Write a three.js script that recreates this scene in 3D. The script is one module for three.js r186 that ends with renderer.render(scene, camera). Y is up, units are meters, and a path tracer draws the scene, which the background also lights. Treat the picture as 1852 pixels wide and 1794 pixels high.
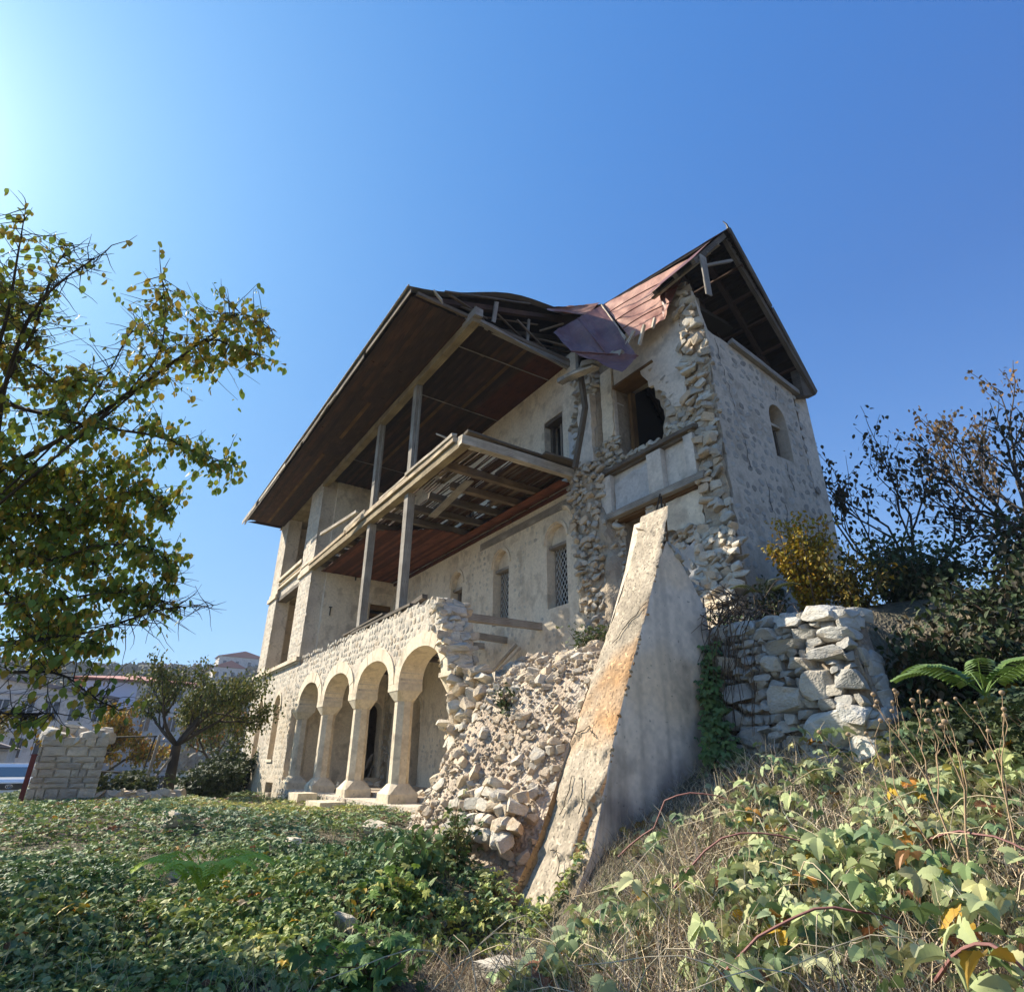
import * as THREE from 'three';
import { mergeGeometries, mergeVertices } from 'three/addons/utils/BufferGeometryUtils.js';

// ───────────── camera, sky, sun, exposure ─────────────
const scene = new THREE.Scene();
const camera = new THREE.PerspectiveCamera(79.32, 1024 / 991, 0.05, 3000);
const EYE = new THREE.Vector3(0, 1.65, 0);
{
  const pit = 23.958 * Math.PI / 180, yaw = -56.451 * Math.PI / 180, rol = 0.346 * Math.PI / 180;
  camera.position.copy(EYE);
  camera.lookAt(EYE.x + Math.sin(yaw) * Math.cos(pit), EYE.y + Math.sin(pit), EYE.z - Math.cos(yaw) * Math.cos(pit));
  camera.rotateZ(rol);
}
const SUN = new THREE.Vector3(-0.70, 0.585, 0.41).normalize();
const EXPO = 2.1, SUNI = 5.0;
{
  const w = 512, h = 256, data = new Float32Array(w * h * 4);
  const mix = (a, b, t) => a + (b - a) * t;
  for (let j = 0; j < h; j++) for (let i = 0; i < w; i++) {
    const el = ((j + 0.5) / h - 0.5) * Math.PI, az = ((i + 0.5) / w - 0.5) * 2 * Math.PI;
    const d = [Math.cos(el) * Math.cos(az), Math.sin(el), Math.cos(el) * Math.sin(az)];
    const g = Math.acos(Math.max(-1, Math.min(1, d[0] * SUN.x + d[1] * SUN.y + d[2] * SUN.z)));
    const t = 1 - Math.exp(-Math.max(0, el) * 3.1);
    let c = [mix(0.42, 0.012, t), mix(0.76, 0.172, t), mix(1.15, 0.64, t)];
    { const k = 1 - 0.44 * Math.max(0, Math.min(1, (g - 0.45) / 1.1)) * Math.max(0, Math.min(1, (el - 0.05) / 0.6)); c = [c[0] * k, c[1] * k, c[2] * (0.3 + 0.7 * k)]; }
    const a1 = 0.74 * Math.exp(-g / 0.29), a2 = 0.2 * Math.exp(-g / 0.85), a3 = 3.0 * Math.exp(-g / 0.07);
    c = [c[0] + 0.80 * a1 + 0.40 * a2 + a3, c[1] + 1.02 * a1 + 0.95 * a2 + a3, c[2] + 0.75 * a1 + 1.05 * a2 + a3];
    if (el < 0) { const k = Math.min(1, -el * 6); c = [mix(c[0], 0.18, k), mix(c[1], 0.17, k), mix(c[2], 0.14, k)]; }
    const o = (j * w + i) * 4;
    for (let q = 0; q < 3; q++) data[o + q] = 1.09 * c[q] / EXPO;
    data[o + 3] = 1;
  }
  const sky = new THREE.DataTexture(data, w, h, THREE.RGBAFormat, THREE.FloatType);
  sky.mapping = THREE.EquirectangularReflectionMapping;
  sky.magFilter = sky.minFilter = THREE.LinearFilter; sky.wrapS = THREE.RepeatWrapping; sky.needsUpdate = true;
  scene.background = sky; scene.environment = sky;
}
const sun = new THREE.DirectionalLight(new THREE.Color().setRGB(1, 0.91, 0.75), SUNI);
sun.position.copy(SUN).multiplyScalar(60); sun.target.position.set(-10, 3, -4);
sun.position.add(sun.target.position);
sun.castShadow = true; sun.shadow.mapSize.set(4096, 4096);
Object.assign(sun.shadow.camera, { left: -30, right: 30, top: 30, bottom: -30, near: 1, far: 140 });
scene.add(sun, sun.target);
scene.fog = new THREE.FogExp2(new THREE.Color().setRGB(0.75, 0.85, 1.0), 0.0006);
const renderer = new THREE.WebGLRenderer({ antialias: true });
renderer.toneMapping = THREE.LinearToneMapping; renderer.toneMappingExposure = EXPO;
renderer.shadowMap.enabled = true;

// ───────────── small tools ─────────────
let seed = 20240; const rnd = () => { seed = (seed + 0x6d2b79f5) | 0; let t = Math.imul(seed ^ (seed >>> 15), 1 | seed); t = (t + Math.imul(t ^ (t >>> 7), 61 | t)) ^ t; return ((t ^ (t >>> 14)) >>> 0) / 4294967296; };
const R = (a, b) => a + (b - a) * rnd(), pick = (a) => a[Math.floor(rnd() * a.length)];
const clamp = (x, a, b) => Math.max(a, Math.min(b, x)), sstep = (a, b, x) => { const t = clamp((x - a) / (b - a), 0, 1); return t * t * (3 - 2 * t); };
const lerp = (a, b, t) => a + (b - a) * t;
const V = (x, y, z) => new THREE.Vector3(x, y, z);
function interp(x, L) { if (x <= L[0][0]) return L[0][1]; for (let i = 1; i < L.length; i++) if (x <= L[i][0]) { const t = (x - L[i - 1][0]) / (L[i][0] - L[i - 1][0]); return lerp(L[i - 1][1], L[i][1], t); } return L[L.length - 1][1]; }
const hash = (x, y, s) => { let h = Math.imul(x, 374761393) ^ Math.imul(y, 668265263) ^ Math.imul(s, 1274126177); h = Math.imul(h ^ (h >>> 13), 1274126177); return ((h ^ (h >>> 16)) >>> 0) / 4294967296; };
function vn(x, y, s, per = 1 << 20) { const xi = Math.floor(x), yi = Math.floor(y); let fx = x - xi, fy = y - yi; fx = fx * fx * (3 - 2 * fx); fy = fy * fy * (3 - 2 * fy); const m = (v) => ((v % per) + per) % per; const x0 = m(xi), x1 = m(xi + 1), y0 = m(yi), y1 = m(yi + 1); return lerp(lerp(hash(x0, y0, s), hash(x1, y0, s), fx), lerp(hash(x0, y1, s), hash(x1, y1, s), fx), fy); }
function fbm(x, y, s, oct = 4, per = 1 << 20) { let a = 0, w = 0.5, t = 0; for (let i = 0; i < oct; i++) { a += w * vn(x, y, s + i * 17, per); t += w; w *= 0.5; x *= 2; y *= 2; per *= 2; } return a / t; }
const n3 = (x, y, z, s) => (vn(x + z * 0.71, y - z * 0.43, s) + vn(y + x * 0.37 + 31.7, z - x * 0.21 + 9.1, s + 5)) / 2;

// ───────────── names, labels ─────────────
const used = new Map();
const numbered = (n) => { const k = used.get(n) || 0; used.set(n, k + 1); return k ? n + '_' + String(k).padStart(3, '0') : n; };
function tag(o, label, category, group, kind) { if (label) o.userData.label = label; if (category) o.userData.category = category; if (group) o.userData.group = group; if (kind) o.userData.kind = kind; return o; }
function thing(name, label, category, pos = [0, 0, 0], group) { const g = new THREE.Group(); g.name = numbered(name); g.position.set(...pos); scene.add(g); return tag(g, label, category, group); }
function part(name, geo, mat, parent) { const m = new THREE.Mesh(geo, mat); m.name = parent === scene ? numbered(name) : name; m.castShadow = m.receiveShadow = true; parent.add(m); return m; }
function node(name, parent) { const g = new THREE.Group(); g.name = name; parent.add(g); return g; }
function struct(name, geo, mat) { const m = part(name, geo, mat, scene); m.userData.kind = 'structure'; return m; }

// ───────────── textures (colour, grain, relief only) ─────────────
const lin2s = (c) => { c = clamp(c, 0, 1); return c <= 0.0031308 ? c * 12.92 : 1.055 * Math.pow(c, 1 / 2.4) - 0.055; };
function makeTex(S, tile, fn) {           // fn(u, v in 0..1) → [r, g, b (linear), height 0..1]
  const a = new Uint8Array(S * S * 4), b = new Uint8Array(S * S * 4);
  for (let j = 0; j < S; j++) for (let i = 0; i < S; i++) {
    const c = fn(i / S, j / S), o = (j * S + i) * 4, h = clamp(c[3], 0, 1) * 255;
    a[o] = lin2s(c[0]) * 255; a[o + 1] = lin2s(c[1]) * 255; a[o + 2] = lin2s(c[2]) * 255; a[o + 3] = 255; b[o] = b[o + 1] = b[o + 2] = h; b[o + 3] = 255;
  }
  const T = [a, b].map((d, k) => { const t = new THREE.DataTexture(d, S, S); t.wrapS = t.wrapT = THREE.RepeatWrapping; t.magFilter = THREE.LinearFilter; t.minFilter = THREE.LinearMipmapLinearFilter; t.generateMipmaps = true; if (!k) t.colorSpace = THREE.SRGBColorSpace; t.repeat.set(1 / tile[0], 1 / tile[1]); t.needsUpdate = true; return t; });
  return { map: T[0], bump: T[1] };
}
const mul = (c, k) => [c[0] * k, c[1] * k, c[2] * k], mix3 = (a, b, t) => [lerp(a[0], b[0], t), lerp(a[1], b[1], t), lerp(a[2], b[2], t)];
function plaster(base, stain, s, tile = 2.6) {
  return makeTex(512, [tile, tile], (u, v) => {
    const f = (k, o, q) => fbm(u * k, v * k, s + q, o, k);
    const big = f(3, 4, 1), mid = f(10, 4, 2), fine = f(64, 3, 3), drip = fbm(u * 24, v * 2, s + 4, 3, 24) * 0 + fbm(u * 26, v * 3, s + 9, 2, 13);
    let c = mix3(base, stain, clamp((big - 0.42) * 2.2, 0, 0.85));
    c = mix3(c, mul(stain, 0.62), clamp((mid - 0.56) * 2.4, 0, 0.6));
    c = mul(c, 0.84 + 0.32 * fine); c = mul(c, 1 - 0.2 * clamp((vn(u * 11, v * 2, s + 60, 11) * 0.5 + 0.3 * vn(u * 31, v * 4, s + 61, 31) + 0.35 * big - 0.66) * 3, 0, 1));
    if (vn(u * 90, v * 90, s + 33, 90) > 0.955) c = mul(c, 0.55);
    return [...c, 0.5 * mid + 0.35 * fine + 0.15 * drip];
  });
}
const T_plaster = plaster([0.78, 0.68, 0.52], [0.62, 0.50, 0.36], 100);
const T_grey = plaster([0.54, 0.52, 0.49], [0.44, 0.41, 0.37], 300);
const T_mortar = plaster([0.66, 0.57, 0.45], [0.55, 0.46, 0.36], 500, 1.4);
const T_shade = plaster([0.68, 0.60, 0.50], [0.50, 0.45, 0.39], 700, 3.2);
const T_stone = makeTex(512, [0.7, 0.7], (u, v) => {
  const f = (k, o, q) => fbm(u * k, v * k, 900 + q, o, k), a = f(4, 5, 1), b = f(16, 4, 2), c = f(70, 2, 3);
  let col = mix3([0.60, 0.55, 0.46], [0.42, 0.38, 0.32], clamp((a - 0.35) * 2, 0, 1)); col = mix3(col, [0.52, 0.40, 0.26], clamp((f(6, 3, 7) - 0.6) * 3, 0, 0.5));
  return [...mul(col, 0.72 + 0.56 * (0.6 * b + 0.4 * c)), 0.6 * b + 0.4 * c];
});
const T_earth = makeTex(512, [1.5, 1.5], (u, v) => {
  const f = (k, o, q) => fbm(u * k, v * k, 1200 + q, o, k), a = f(5, 5, 1), c = f(60, 3, 3);
  return [...mul(mix3([0.40, 0.31, 0.225], [0.54, 0.45, 0.35], clamp((a - 0.4) * 3, 0, 1)), 0.6 + 0.8 * c), 0.5 * a + 0.5 * c];
});
const T_soil = makeTex(256, [1.1, 1.1], (u, v) => {
  const f = (k, o, q) => fbm(u * k, v * k, 1250 + q, o, k), a = f(5, 5, 1), c = f(50, 3, 3);
  return [...mul(mix3([0.085, 0.075, 0.045], [0.19, 0.15, 0.10], clamp((a - 0.4) * 3, 0, 1)), 0.5 + 1.0 * c), c];
});
function wood(c1, c2, s) {
  return makeTex(256, [1.3, 0.42], (u, v) => {
    const w = fbm(u * 3, v * 6, s + 5, 3, 3) * 0.12, g = fbm(u * 3, (v + w) * 40, s, 3, 3), h = vn(u * 8, v * 64, s + 3, 8), st = fbm(u * 4, v * 4, s + 8, 4, 4);
    const gg = clamp((g - 0.3) * 2.2, 0, 1); let c = mix3(c1, c2, gg); c = mul(c, 0.65 + 0.7 * st); if (h > 0.9) c = mul(c, 0.45);
    return [...c, gg * 0.7 + 0.3 * h];
  });
}
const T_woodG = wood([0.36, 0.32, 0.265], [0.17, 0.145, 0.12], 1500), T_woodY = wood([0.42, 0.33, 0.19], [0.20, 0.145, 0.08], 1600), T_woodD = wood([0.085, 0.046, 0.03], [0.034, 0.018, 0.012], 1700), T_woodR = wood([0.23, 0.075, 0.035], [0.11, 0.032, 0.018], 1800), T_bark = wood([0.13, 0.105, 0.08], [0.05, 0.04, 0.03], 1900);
const T_rust = makeTex(256, [1.6, 1.6], (u, v) => { const f = (k, o, q) => fbm(u * k, v * k, 2100 + q, o, k), a = f(4, 5, 1), c = f(40, 3, 3); return [...mul(mix3([0.27, 0.105, 0.075], [0.43, 0.22, 0.155], clamp((a - 0.35) * 3, 0, 1)), (0.7 + 0.55 * c) * (vn(u * 46, v * 46, 2190, 46) > 0.93 ? 0.55 : 1)), a]; });
const T_slope = makeTex(1024, [3.2, 3.2], (u, v) => {       // pebbly weathered concrete with lichen
  const f = (k, o, q) => fbm(u * k, v * k, 2300 + q, o, k), a = f(4, 5, 1), b = f(120, 2, 2), d = f(40, 3, 4), l = f(3, 4, 9);
  let c = mix3([0.46, 0.38, 0.28], [0.27, 0.225, 0.165], clamp((a - 0.35) * 2.4, 0, 1)); c = mix3(c, [0.44, 0.22, 0.07], clamp((l - 0.52) * 5, 0, 0.8)); if (vn(u * 150, v * 150, 2390, 150) > 0.8) c = mul(c, 0.5); else if (vn(u * 110, v * 110, 2391, 110) > 0.86) c = mul(c, 1.5);
  return [...mul(c, 0.5 + 0.55 * b + 0.45 * d), 0.6 * b + 0.4 * d];
});
const M = {};
function mat(k, T, o = {}) { M[k] = new THREE.MeshStandardMaterial({ color: 0xffffff, roughness: 0.93, side: THREE.DoubleSide, map: T && T.map, bumpMap: T && T.bump, bumpScale: 0.012, ...o }); M[k].name = k; return M[k]; }
const rgb = (r, g, b) => new THREE.Color().setRGB(r, g, b);
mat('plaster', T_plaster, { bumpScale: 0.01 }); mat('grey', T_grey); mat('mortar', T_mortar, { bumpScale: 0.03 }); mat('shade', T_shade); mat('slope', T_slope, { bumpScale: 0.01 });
mat('stoneV', T_stone, { vertexColors: true, bumpScale: 0.018 });
const TINT = [[1.02, 1, 0.97], [0.86, 0.85, 0.84], [1.12, 1.1, 1.06], [0.97, 0.86, 0.74], [0.74, 0.74, 0.75], [0.6, 0.585, 0.575], [0.86, 0.9, 0.96], [0.66, 0.69, 0.74]].map((c) => rgb(...c));
M.stones = TINT.map((c, i) => mat('stone' + i, T_stone, { color: c, bumpScale: 0.018 }));
M.stones = TINT.map((c, i) => M['stone' + i]);
T_slope.map.offset.y = T_slope.bump.offset.y = -1.0 / 3.2; mat('side', T_shade, { vertexColors: true, color: rgb(1.14, 1.12, 1.1), bumpScale: 0.008 }); mat('rubbleDark', T_earth, { color: rgb(0.6, 0.58, 0.56), bumpScale: 0.05 });
mat('endwall', T_grey, { color: rgb(1.02, 0.9, 0.74) }); mat('gapfill', T_mortar, { color: rgb(0.62, 0.58, 0.53), bumpScale: 0.05 });
mat('earth', T_earth, { bumpScale: 0.05 }); mat('soil', T_soil, { bumpScale: 0.05 });
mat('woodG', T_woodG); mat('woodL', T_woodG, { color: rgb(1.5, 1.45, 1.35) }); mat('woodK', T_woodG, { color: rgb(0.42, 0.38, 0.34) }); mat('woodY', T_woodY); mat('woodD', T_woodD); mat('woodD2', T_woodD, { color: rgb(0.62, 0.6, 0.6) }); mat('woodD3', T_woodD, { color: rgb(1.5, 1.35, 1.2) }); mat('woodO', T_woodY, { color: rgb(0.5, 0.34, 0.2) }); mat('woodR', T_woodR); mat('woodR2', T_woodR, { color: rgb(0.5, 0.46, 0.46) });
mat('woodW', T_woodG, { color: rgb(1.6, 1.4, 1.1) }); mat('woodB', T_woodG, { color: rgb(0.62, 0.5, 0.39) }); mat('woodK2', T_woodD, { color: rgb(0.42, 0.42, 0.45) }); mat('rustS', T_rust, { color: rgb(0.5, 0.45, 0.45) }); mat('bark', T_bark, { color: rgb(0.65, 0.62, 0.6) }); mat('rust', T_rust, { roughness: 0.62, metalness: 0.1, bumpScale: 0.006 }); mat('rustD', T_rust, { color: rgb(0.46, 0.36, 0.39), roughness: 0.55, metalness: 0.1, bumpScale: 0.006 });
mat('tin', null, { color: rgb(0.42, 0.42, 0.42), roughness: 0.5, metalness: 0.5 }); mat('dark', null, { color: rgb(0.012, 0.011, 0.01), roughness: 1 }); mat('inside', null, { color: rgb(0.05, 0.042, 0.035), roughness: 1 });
mat('iron', null, { color: rgb(0.05, 0.045, 0.04), roughness: 0.6, metalness: 0.4 }); mat('lattice', null, { color: rgb(0.55, 0.54, 0.5), roughness: 0.55, metalness: 0.3 });
mat('voussoir', T_plaster, { color: rgb(1.0, 0.97, 0.93), bumpScale: 0.012 }); mat('column', T_plaster, { color: rgb(0.92, 0.9, 0.86), bumpScale: 0.014 });

// ───────────── geometry tools ─────────────
function boxUV(g, s = 1, du = 0, dv = 0) {       // uv in metres from the face's dominant axis; u runs along x where it can
  if (g.index) g = g.toNonIndexed();
  const p = g.attributes.position, uv = new Float32Array(p.count * 2), a = V(), b = V(), c = V(), n = V();
  for (let i = 0; i < p.count; i += 3) {
    a.fromBufferAttribute(p, i); b.fromBufferAttribute(p, i + 1); c.fromBufferAttribute(p, i + 2);
    n.copy(b).sub(a).cross(c.clone().sub(a)); const ax = Math.abs(n.x), ay = Math.abs(n.y), az = Math.abs(n.z);
    for (let k = 0; k < 3; k++) { const q = [a, b, c][k]; const t = ax > ay && ax > az ? [q.z, q.y] : ay > az ? [q.x, q.z] : [q.x, q.y]; uv[(i + k) * 2] = t[0] * s + du; uv[(i + k) * 2 + 1] = t[1] * s + dv; }
  }
  g.setAttribute('uv', new THREE.BufferAttribute(uv, 2)); return g;
}
const clean = (g) => { if (g.index) g = g.toNonIndexed(); for (const k of Object.keys(g.attributes)) if (!['position', 'normal', 'uv'].includes(k)) g.deleteAttribute(k); return g; };
const merge = (L) => mergeGeometries(L.map(clean), false);
function box(x0, x1, y0, y1, z0, z1) { const g = new THREE.BoxGeometry(Math.abs(x1 - x0), Math.abs(y1 - y0), Math.abs(z1 - z0)); g.translate((x0 + x1) / 2, (y0 + y1) / 2, (z0 + z1) / 2); return boxUV(g); }
function flat(g) { g.computeVertexNormals(); return g; }
function beam(p, q, h, w, wob = 0.012, segs = 5) {     // a weathered squared timber from p to q, grain along it
  const a = V(...p), b = V(...q), L = a.distanceTo(b), g = new THREE.BoxGeometry(L, h, w, segs, 1, 1), P = g.attributes.position, s = R(0, 99);
  for (let i = 0; i < P.count; i++) { const x = P.getX(i), y = P.getY(i), z = P.getZ(i); P.setXYZ(i, x + (Math.abs(x) > L / 2 - 1e-4 ? (n3(y * 30 + s, z * 30, x, 3) - 0.5) * 0.1 : 0), y + (n3(x * 1.7 + s, z * 9, y * 9, 1) - 0.5) * 2 * wob, z + (n3(x * 1.7, y * 9 + s, z * 9, 2) - 0.5) * 2 * wob); }
  let G = boxUV(g, 1, R(0, 5), R(0, 5)); G.computeVertexNormals();
  const d = b.clone().sub(a).normalize(); const up = Math.abs(d.y) > 0.9 ? V(0, 0, 1) : V(0, 1, 0); const z = d.clone().cross(up).normalize(), y = z.clone().cross(d).normalize();
  G.applyMatrix4(new THREE.Matrix4().makeBasis(d, y, z).setPosition(a.add(b).multiplyScalar(0.5))); return G;
}
function tube(pts, r0, r1, sides = 6) {
  const n = pts.length, pos = [], idx = [], uv = []; let u = V(0.31, 0.17, 0.93), len = 0;
  for (let i = 0; i < n; i++) {
    const t = pts[Math.min(n - 1, i + 1)].clone().sub(pts[Math.max(0, i - 1)]).normalize(); u.sub(t.clone().multiplyScalar(u.dot(t))).normalize(); const v = t.clone().cross(u), r = lerp(r0, r1, i / (n - 1)); if (i) len += pts[i].distanceTo(pts[i - 1]);
    for (let k = 0; k <= sides; k++) { const a = k / sides * 6.2832; const q = pts[i].clone().addScaledVector(u, Math.cos(a) * r).addScaledVector(v, Math.sin(a) * r); pos.push(q.x, q.y, q.z); uv.push(len, k / sides * r * 6); }
  }
  for (let i = 0; i < n - 1; i++) for (let k = 0; k < sides; k++) { const a = i * (sides + 1) + k, b = a + sides + 1; idx.push(a, b, a + 1, b, b + 1, a + 1); }
  const g = new THREE.BufferGeometry(); g.setAttribute('position', new THREE.Float32BufferAttribute(pos, 3)); g.setAttribute('uv', new THREE.Float32BufferAttribute(uv, 2)); g.setIndex(idx); g.computeVertexNormals(); return g;
}
const poly = (L) => { const s = new THREE.Shape(); L.forEach((p, i) => (i ? s.lineTo(p[0], p[1]) : s.moveTo(p[0], p[1]))); s.closePath(); return s; };
function jag(a, b, amp, step = 0.14) {   // ragged polyline a → b, b left out
  const L = Math.hypot(b[0] - a[0], b[1] - a[1]), n = Math.max(1, Math.round(L / step)), o = []; const nx = -(b[1] - a[1]) / L, ny = (b[0] - a[0]) / L;
  for (let i = 0; i < n; i++) { const t = i / n + (i ? R(-0.3, 0.3) / n : 0), k = i ? R(-amp, amp) : 0; o.push([lerp(a[0], b[0], t) + nx * k, lerp(a[1], b[1], t) + ny * k]); } return o;
}
const ragged = (L, amp, step) => L.flatMap((p, i) => jag(p, L[(i + 1) % L.length], Array.isArray(amp) ? amp[i] : amp, step));
const archPath = (x0, x1, y0, ys, rise, n = 12) => { const o = [[x0, y0], [x0, ys]]; const c = (x0 + x1) / 2, h = (x1 - x0) / 2; for (let i = 1; i < n; i++) { const a = Math.PI * (1 - i / n); o.push([c + Math.cos(a) * h, ys + Math.sin(a) * rise]); } o.push([x1, ys], [x1, y0]); return o; };
function slabZ(outline, holes, z0, z1) {   // outline in (x, y), from z0 back to z1
  const s = poly(outline); holes.forEach((h) => s.holes.push(poly(h))); const g = new THREE.ExtrudeGeometry(s, { depth: Math.abs(z1 - z0), bevelEnabled: false }); g.translate(0, 0, Math.min(z0, z1)); return boxUV(g);
}
function slabX(outline, holes, x0, x1) {   // outline in (z, y)
  const s = poly(outline.map(([z, y]) => [-z, y])); holes.forEach((h) => s.holes.push(poly(h.map(([z, y]) => [-z, y])))); const g = new THREE.ExtrudeGeometry(s, { depth: Math.abs(x1 - x0), bevelEnabled: false }); g.rotateY(Math.PI / 2); g.translate(Math.min(x0, x1), 0, 0); return boxUV(g);
}
function rockGeo(s, detail, cuts, round = 0.25, lo = 0.42, hi = 0.74, block = 0) {
  const g = new THREE.IcosahedronGeometry(1, detail), P = g.attributes.position, pl = []; for (let i = 0; i < cuts; i++) { const d = V(R(-1, 1), R(-1, 1), R(-1, 1)).normalize(); pl.push([d, R(lo, hi)]); }
  if (block) for (let a = 0; a < 3; a++) for (const q of [-1, 1]) pl.unshift([V(a === 0 ? q : R(-0.28, 0.28), a === 1 ? q : R(-0.28, 0.28), a === 2 ? q : R(-0.28, 0.28)).normalize(), R(0.48, 0.62)]);
  const v = V(); for (let i = 0; i < P.count; i++) { v.fromBufferAttribute(P, i); v.multiplyScalar(1 + (n3(v.x * 1.3 + s, v.y * 1.3, v.z * 1.3, 7) - 0.5) * round); for (const [d, c] of pl) { const k = v.dot(d) - c; if (k > 0) v.addScaledVector(d, -k * 0.96); } v.multiplyScalar(1 + (n3(v.x * 6 + s, v.y * 6, v.z * 6, 27) - 0.5) * 0.09); P.setXYZ(i, v.x, v.y, v.z); }
  g.computeVertexNormals(); g.computeBoundingBox(); const bb = g.boundingBox, c = bb.getCenter(V()), sz = bb.getSize(V()); g.translate(-c.x, -c.y, -c.z); g.scale(1 / sz.x, 1 / sz.y, 1 / sz.z); return boxUV(g, 0.24, R(0, 3), R(0, 3));
}
const ROCK = Array.from({ length: 12 }, (_, i) => rockGeo(i * 3.7, 2, 4, 0.35, 0.42, 0.7, 1)), ROCKF = Array.from({ length: 10 }, (_, i) => rockGeo(i * 5.1 + 40, 4, 5, 0.22, 0.5, 0.75, 1));
const COBBLE = Array.from({ length: 8 }, (_, i) => { let g = new THREE.IcosahedronGeometry(0.5, 1); g.deleteAttribute('uv'); g.deleteAttribute('normal'); g = mergeVertices(g); const P = g.attributes.position; for (let k = 0; k < P.count; k++) { const x = P.getX(k), y = P.getY(k), z = P.getZ(k), f = 1 + (n3(x * 3 + i * 9, y * 3, z * 3, 11) - 0.5) * 0.55; P.setXYZ(k, x * f, y * f, z * f); } g.computeVertexNormals(); const n = g.toNonIndexed(); return boxUV(n, 0.2, R(0, 3), R(0, 3)); });

// stones of a thing: the 300 that show largest become parts, the others one stuff part
const RMc = (x, y, z) => new THREE.Matrix4().makeRotationFromEuler(new THREE.Euler(x, y, z));
class Stones {
  constructor() { this.list = []; }
  add(parent, geo, pos, size, rot, tint) { const m = new THREE.Matrix4().compose(pos, new THREE.Quaternion().setFromEuler(rot), V(...size)); this.list.push({ parent, geo, m, tint, s: Math.cbrt(size[0] * size[1] * size[2]) / pos.distanceTo(EYE) }); }
  build(name, thingGroup, max = 300, restName = name) {
    this.list.sort((a, b) => b.s - a.s); const rest = [];
    this.list.forEach((q, i) => {
      if (i < max) { const o = part(name, q.geo, M.stones[q.tint], q.parent); q.m.decompose(o.position, o.quaternion, o.scale); }
      else { const g = q.geo.clone().applyMatrix4(q.m), c = TINT[q.tint], n = g.attributes.position.count, a = new Float32Array(n * 3); for (let k = 0; k < n; k++) { a[k * 3] = c.r; a[k * 3 + 1] = c.g; a[k * 3 + 2] = c.b; } g.setAttribute('color', new THREE.BufferAttribute(a, 3)); rest.push(g); }
    });
    if (rest.length) { const m = part(restName, mergeGeometries(rest, false), M.stoneV, thingGroup); m.userData.kind = 'stuff'; }
  }
}
// fills a plane with stones: at(u, v) gives the world point, frame turns the stone (local z = out of the wall)
function layStones(S, parent, rects, inside, at, rotY, o) {
  for (const [u0, u1, v0, v1] of rects) {
    for (let v = v0; v < v1;) {
      const h = R(o.h[0], o.h[1]); let u = u0 - R(0, 0.15);
      while (u < u1) {
        const w = R(o.w[0], o.w[1]), cu = u + w / 2, cv = v + h / 2 + R(-1, 1) * (o.jit || 0.02);
        if (inside(cu, cv, w, h) && rnd() < (o.fill || 1)) {
          const p = at(cu, cv); const dp = R(o.d[0], o.d[1]);
          S.add(parent, pick(o.geos), V(p[0], p[1], p[2]), [w * (o.tight || 0.97), h * (o.tight || 0.97), dp * 2], new THREE.Euler(R(-1, 1) * (o.tilt || 0.1), rotY + R(-1, 1) * (o.tilt || 0.1), R(-1, 1) * (o.roll || 0.15), 'YXZ'), o.tints[Math.floor(rnd() * o.tints.length)]);
        }
        u += w;
      }
      v += h;
    }
  }
}
function bumpy(nx, ny, f) {    // grid surface f(s, t) → [x, y, z]
  const g = new THREE.PlaneGeometry(1, 1, nx, ny), P = g.attributes.position; for (let i = 0; i < P.count; i++) { const q = f(P.getX(i) + 0.5, P.getY(i) + 0.5); P.setXYZ(i, q[0], q[1], q[2]); } const G = boxUV(mergeV(g)); G.computeVertexNormals(); return smoothN(G);
}
function mergeV(g) { g.deleteAttribute('normal'); return g; }
function smoothN(G) { const p = G.attributes.position, n = G.attributes.normal, m = new Map(), key = (i) => Math.round(p.getX(i) * 2e3) + ',' + Math.round(p.getY(i) * 2e3) + ',' + Math.round(p.getZ(i) * 2e3); for (let i = 0; i < p.count; i++) { const k = key(i); let a = m.get(k); if (!a) m.set(k, a = [0, 0, 0]); a[0] += n.getX(i); a[1] += n.getY(i); a[2] += n.getZ(i); } for (let i = 0; i < p.count; i++) { const a = m.get(key(i)), l = Math.hypot(...a) || 1; n.setXYZ(i, a[0] / l, a[1] / l, a[2] / l); } return G; }

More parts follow.
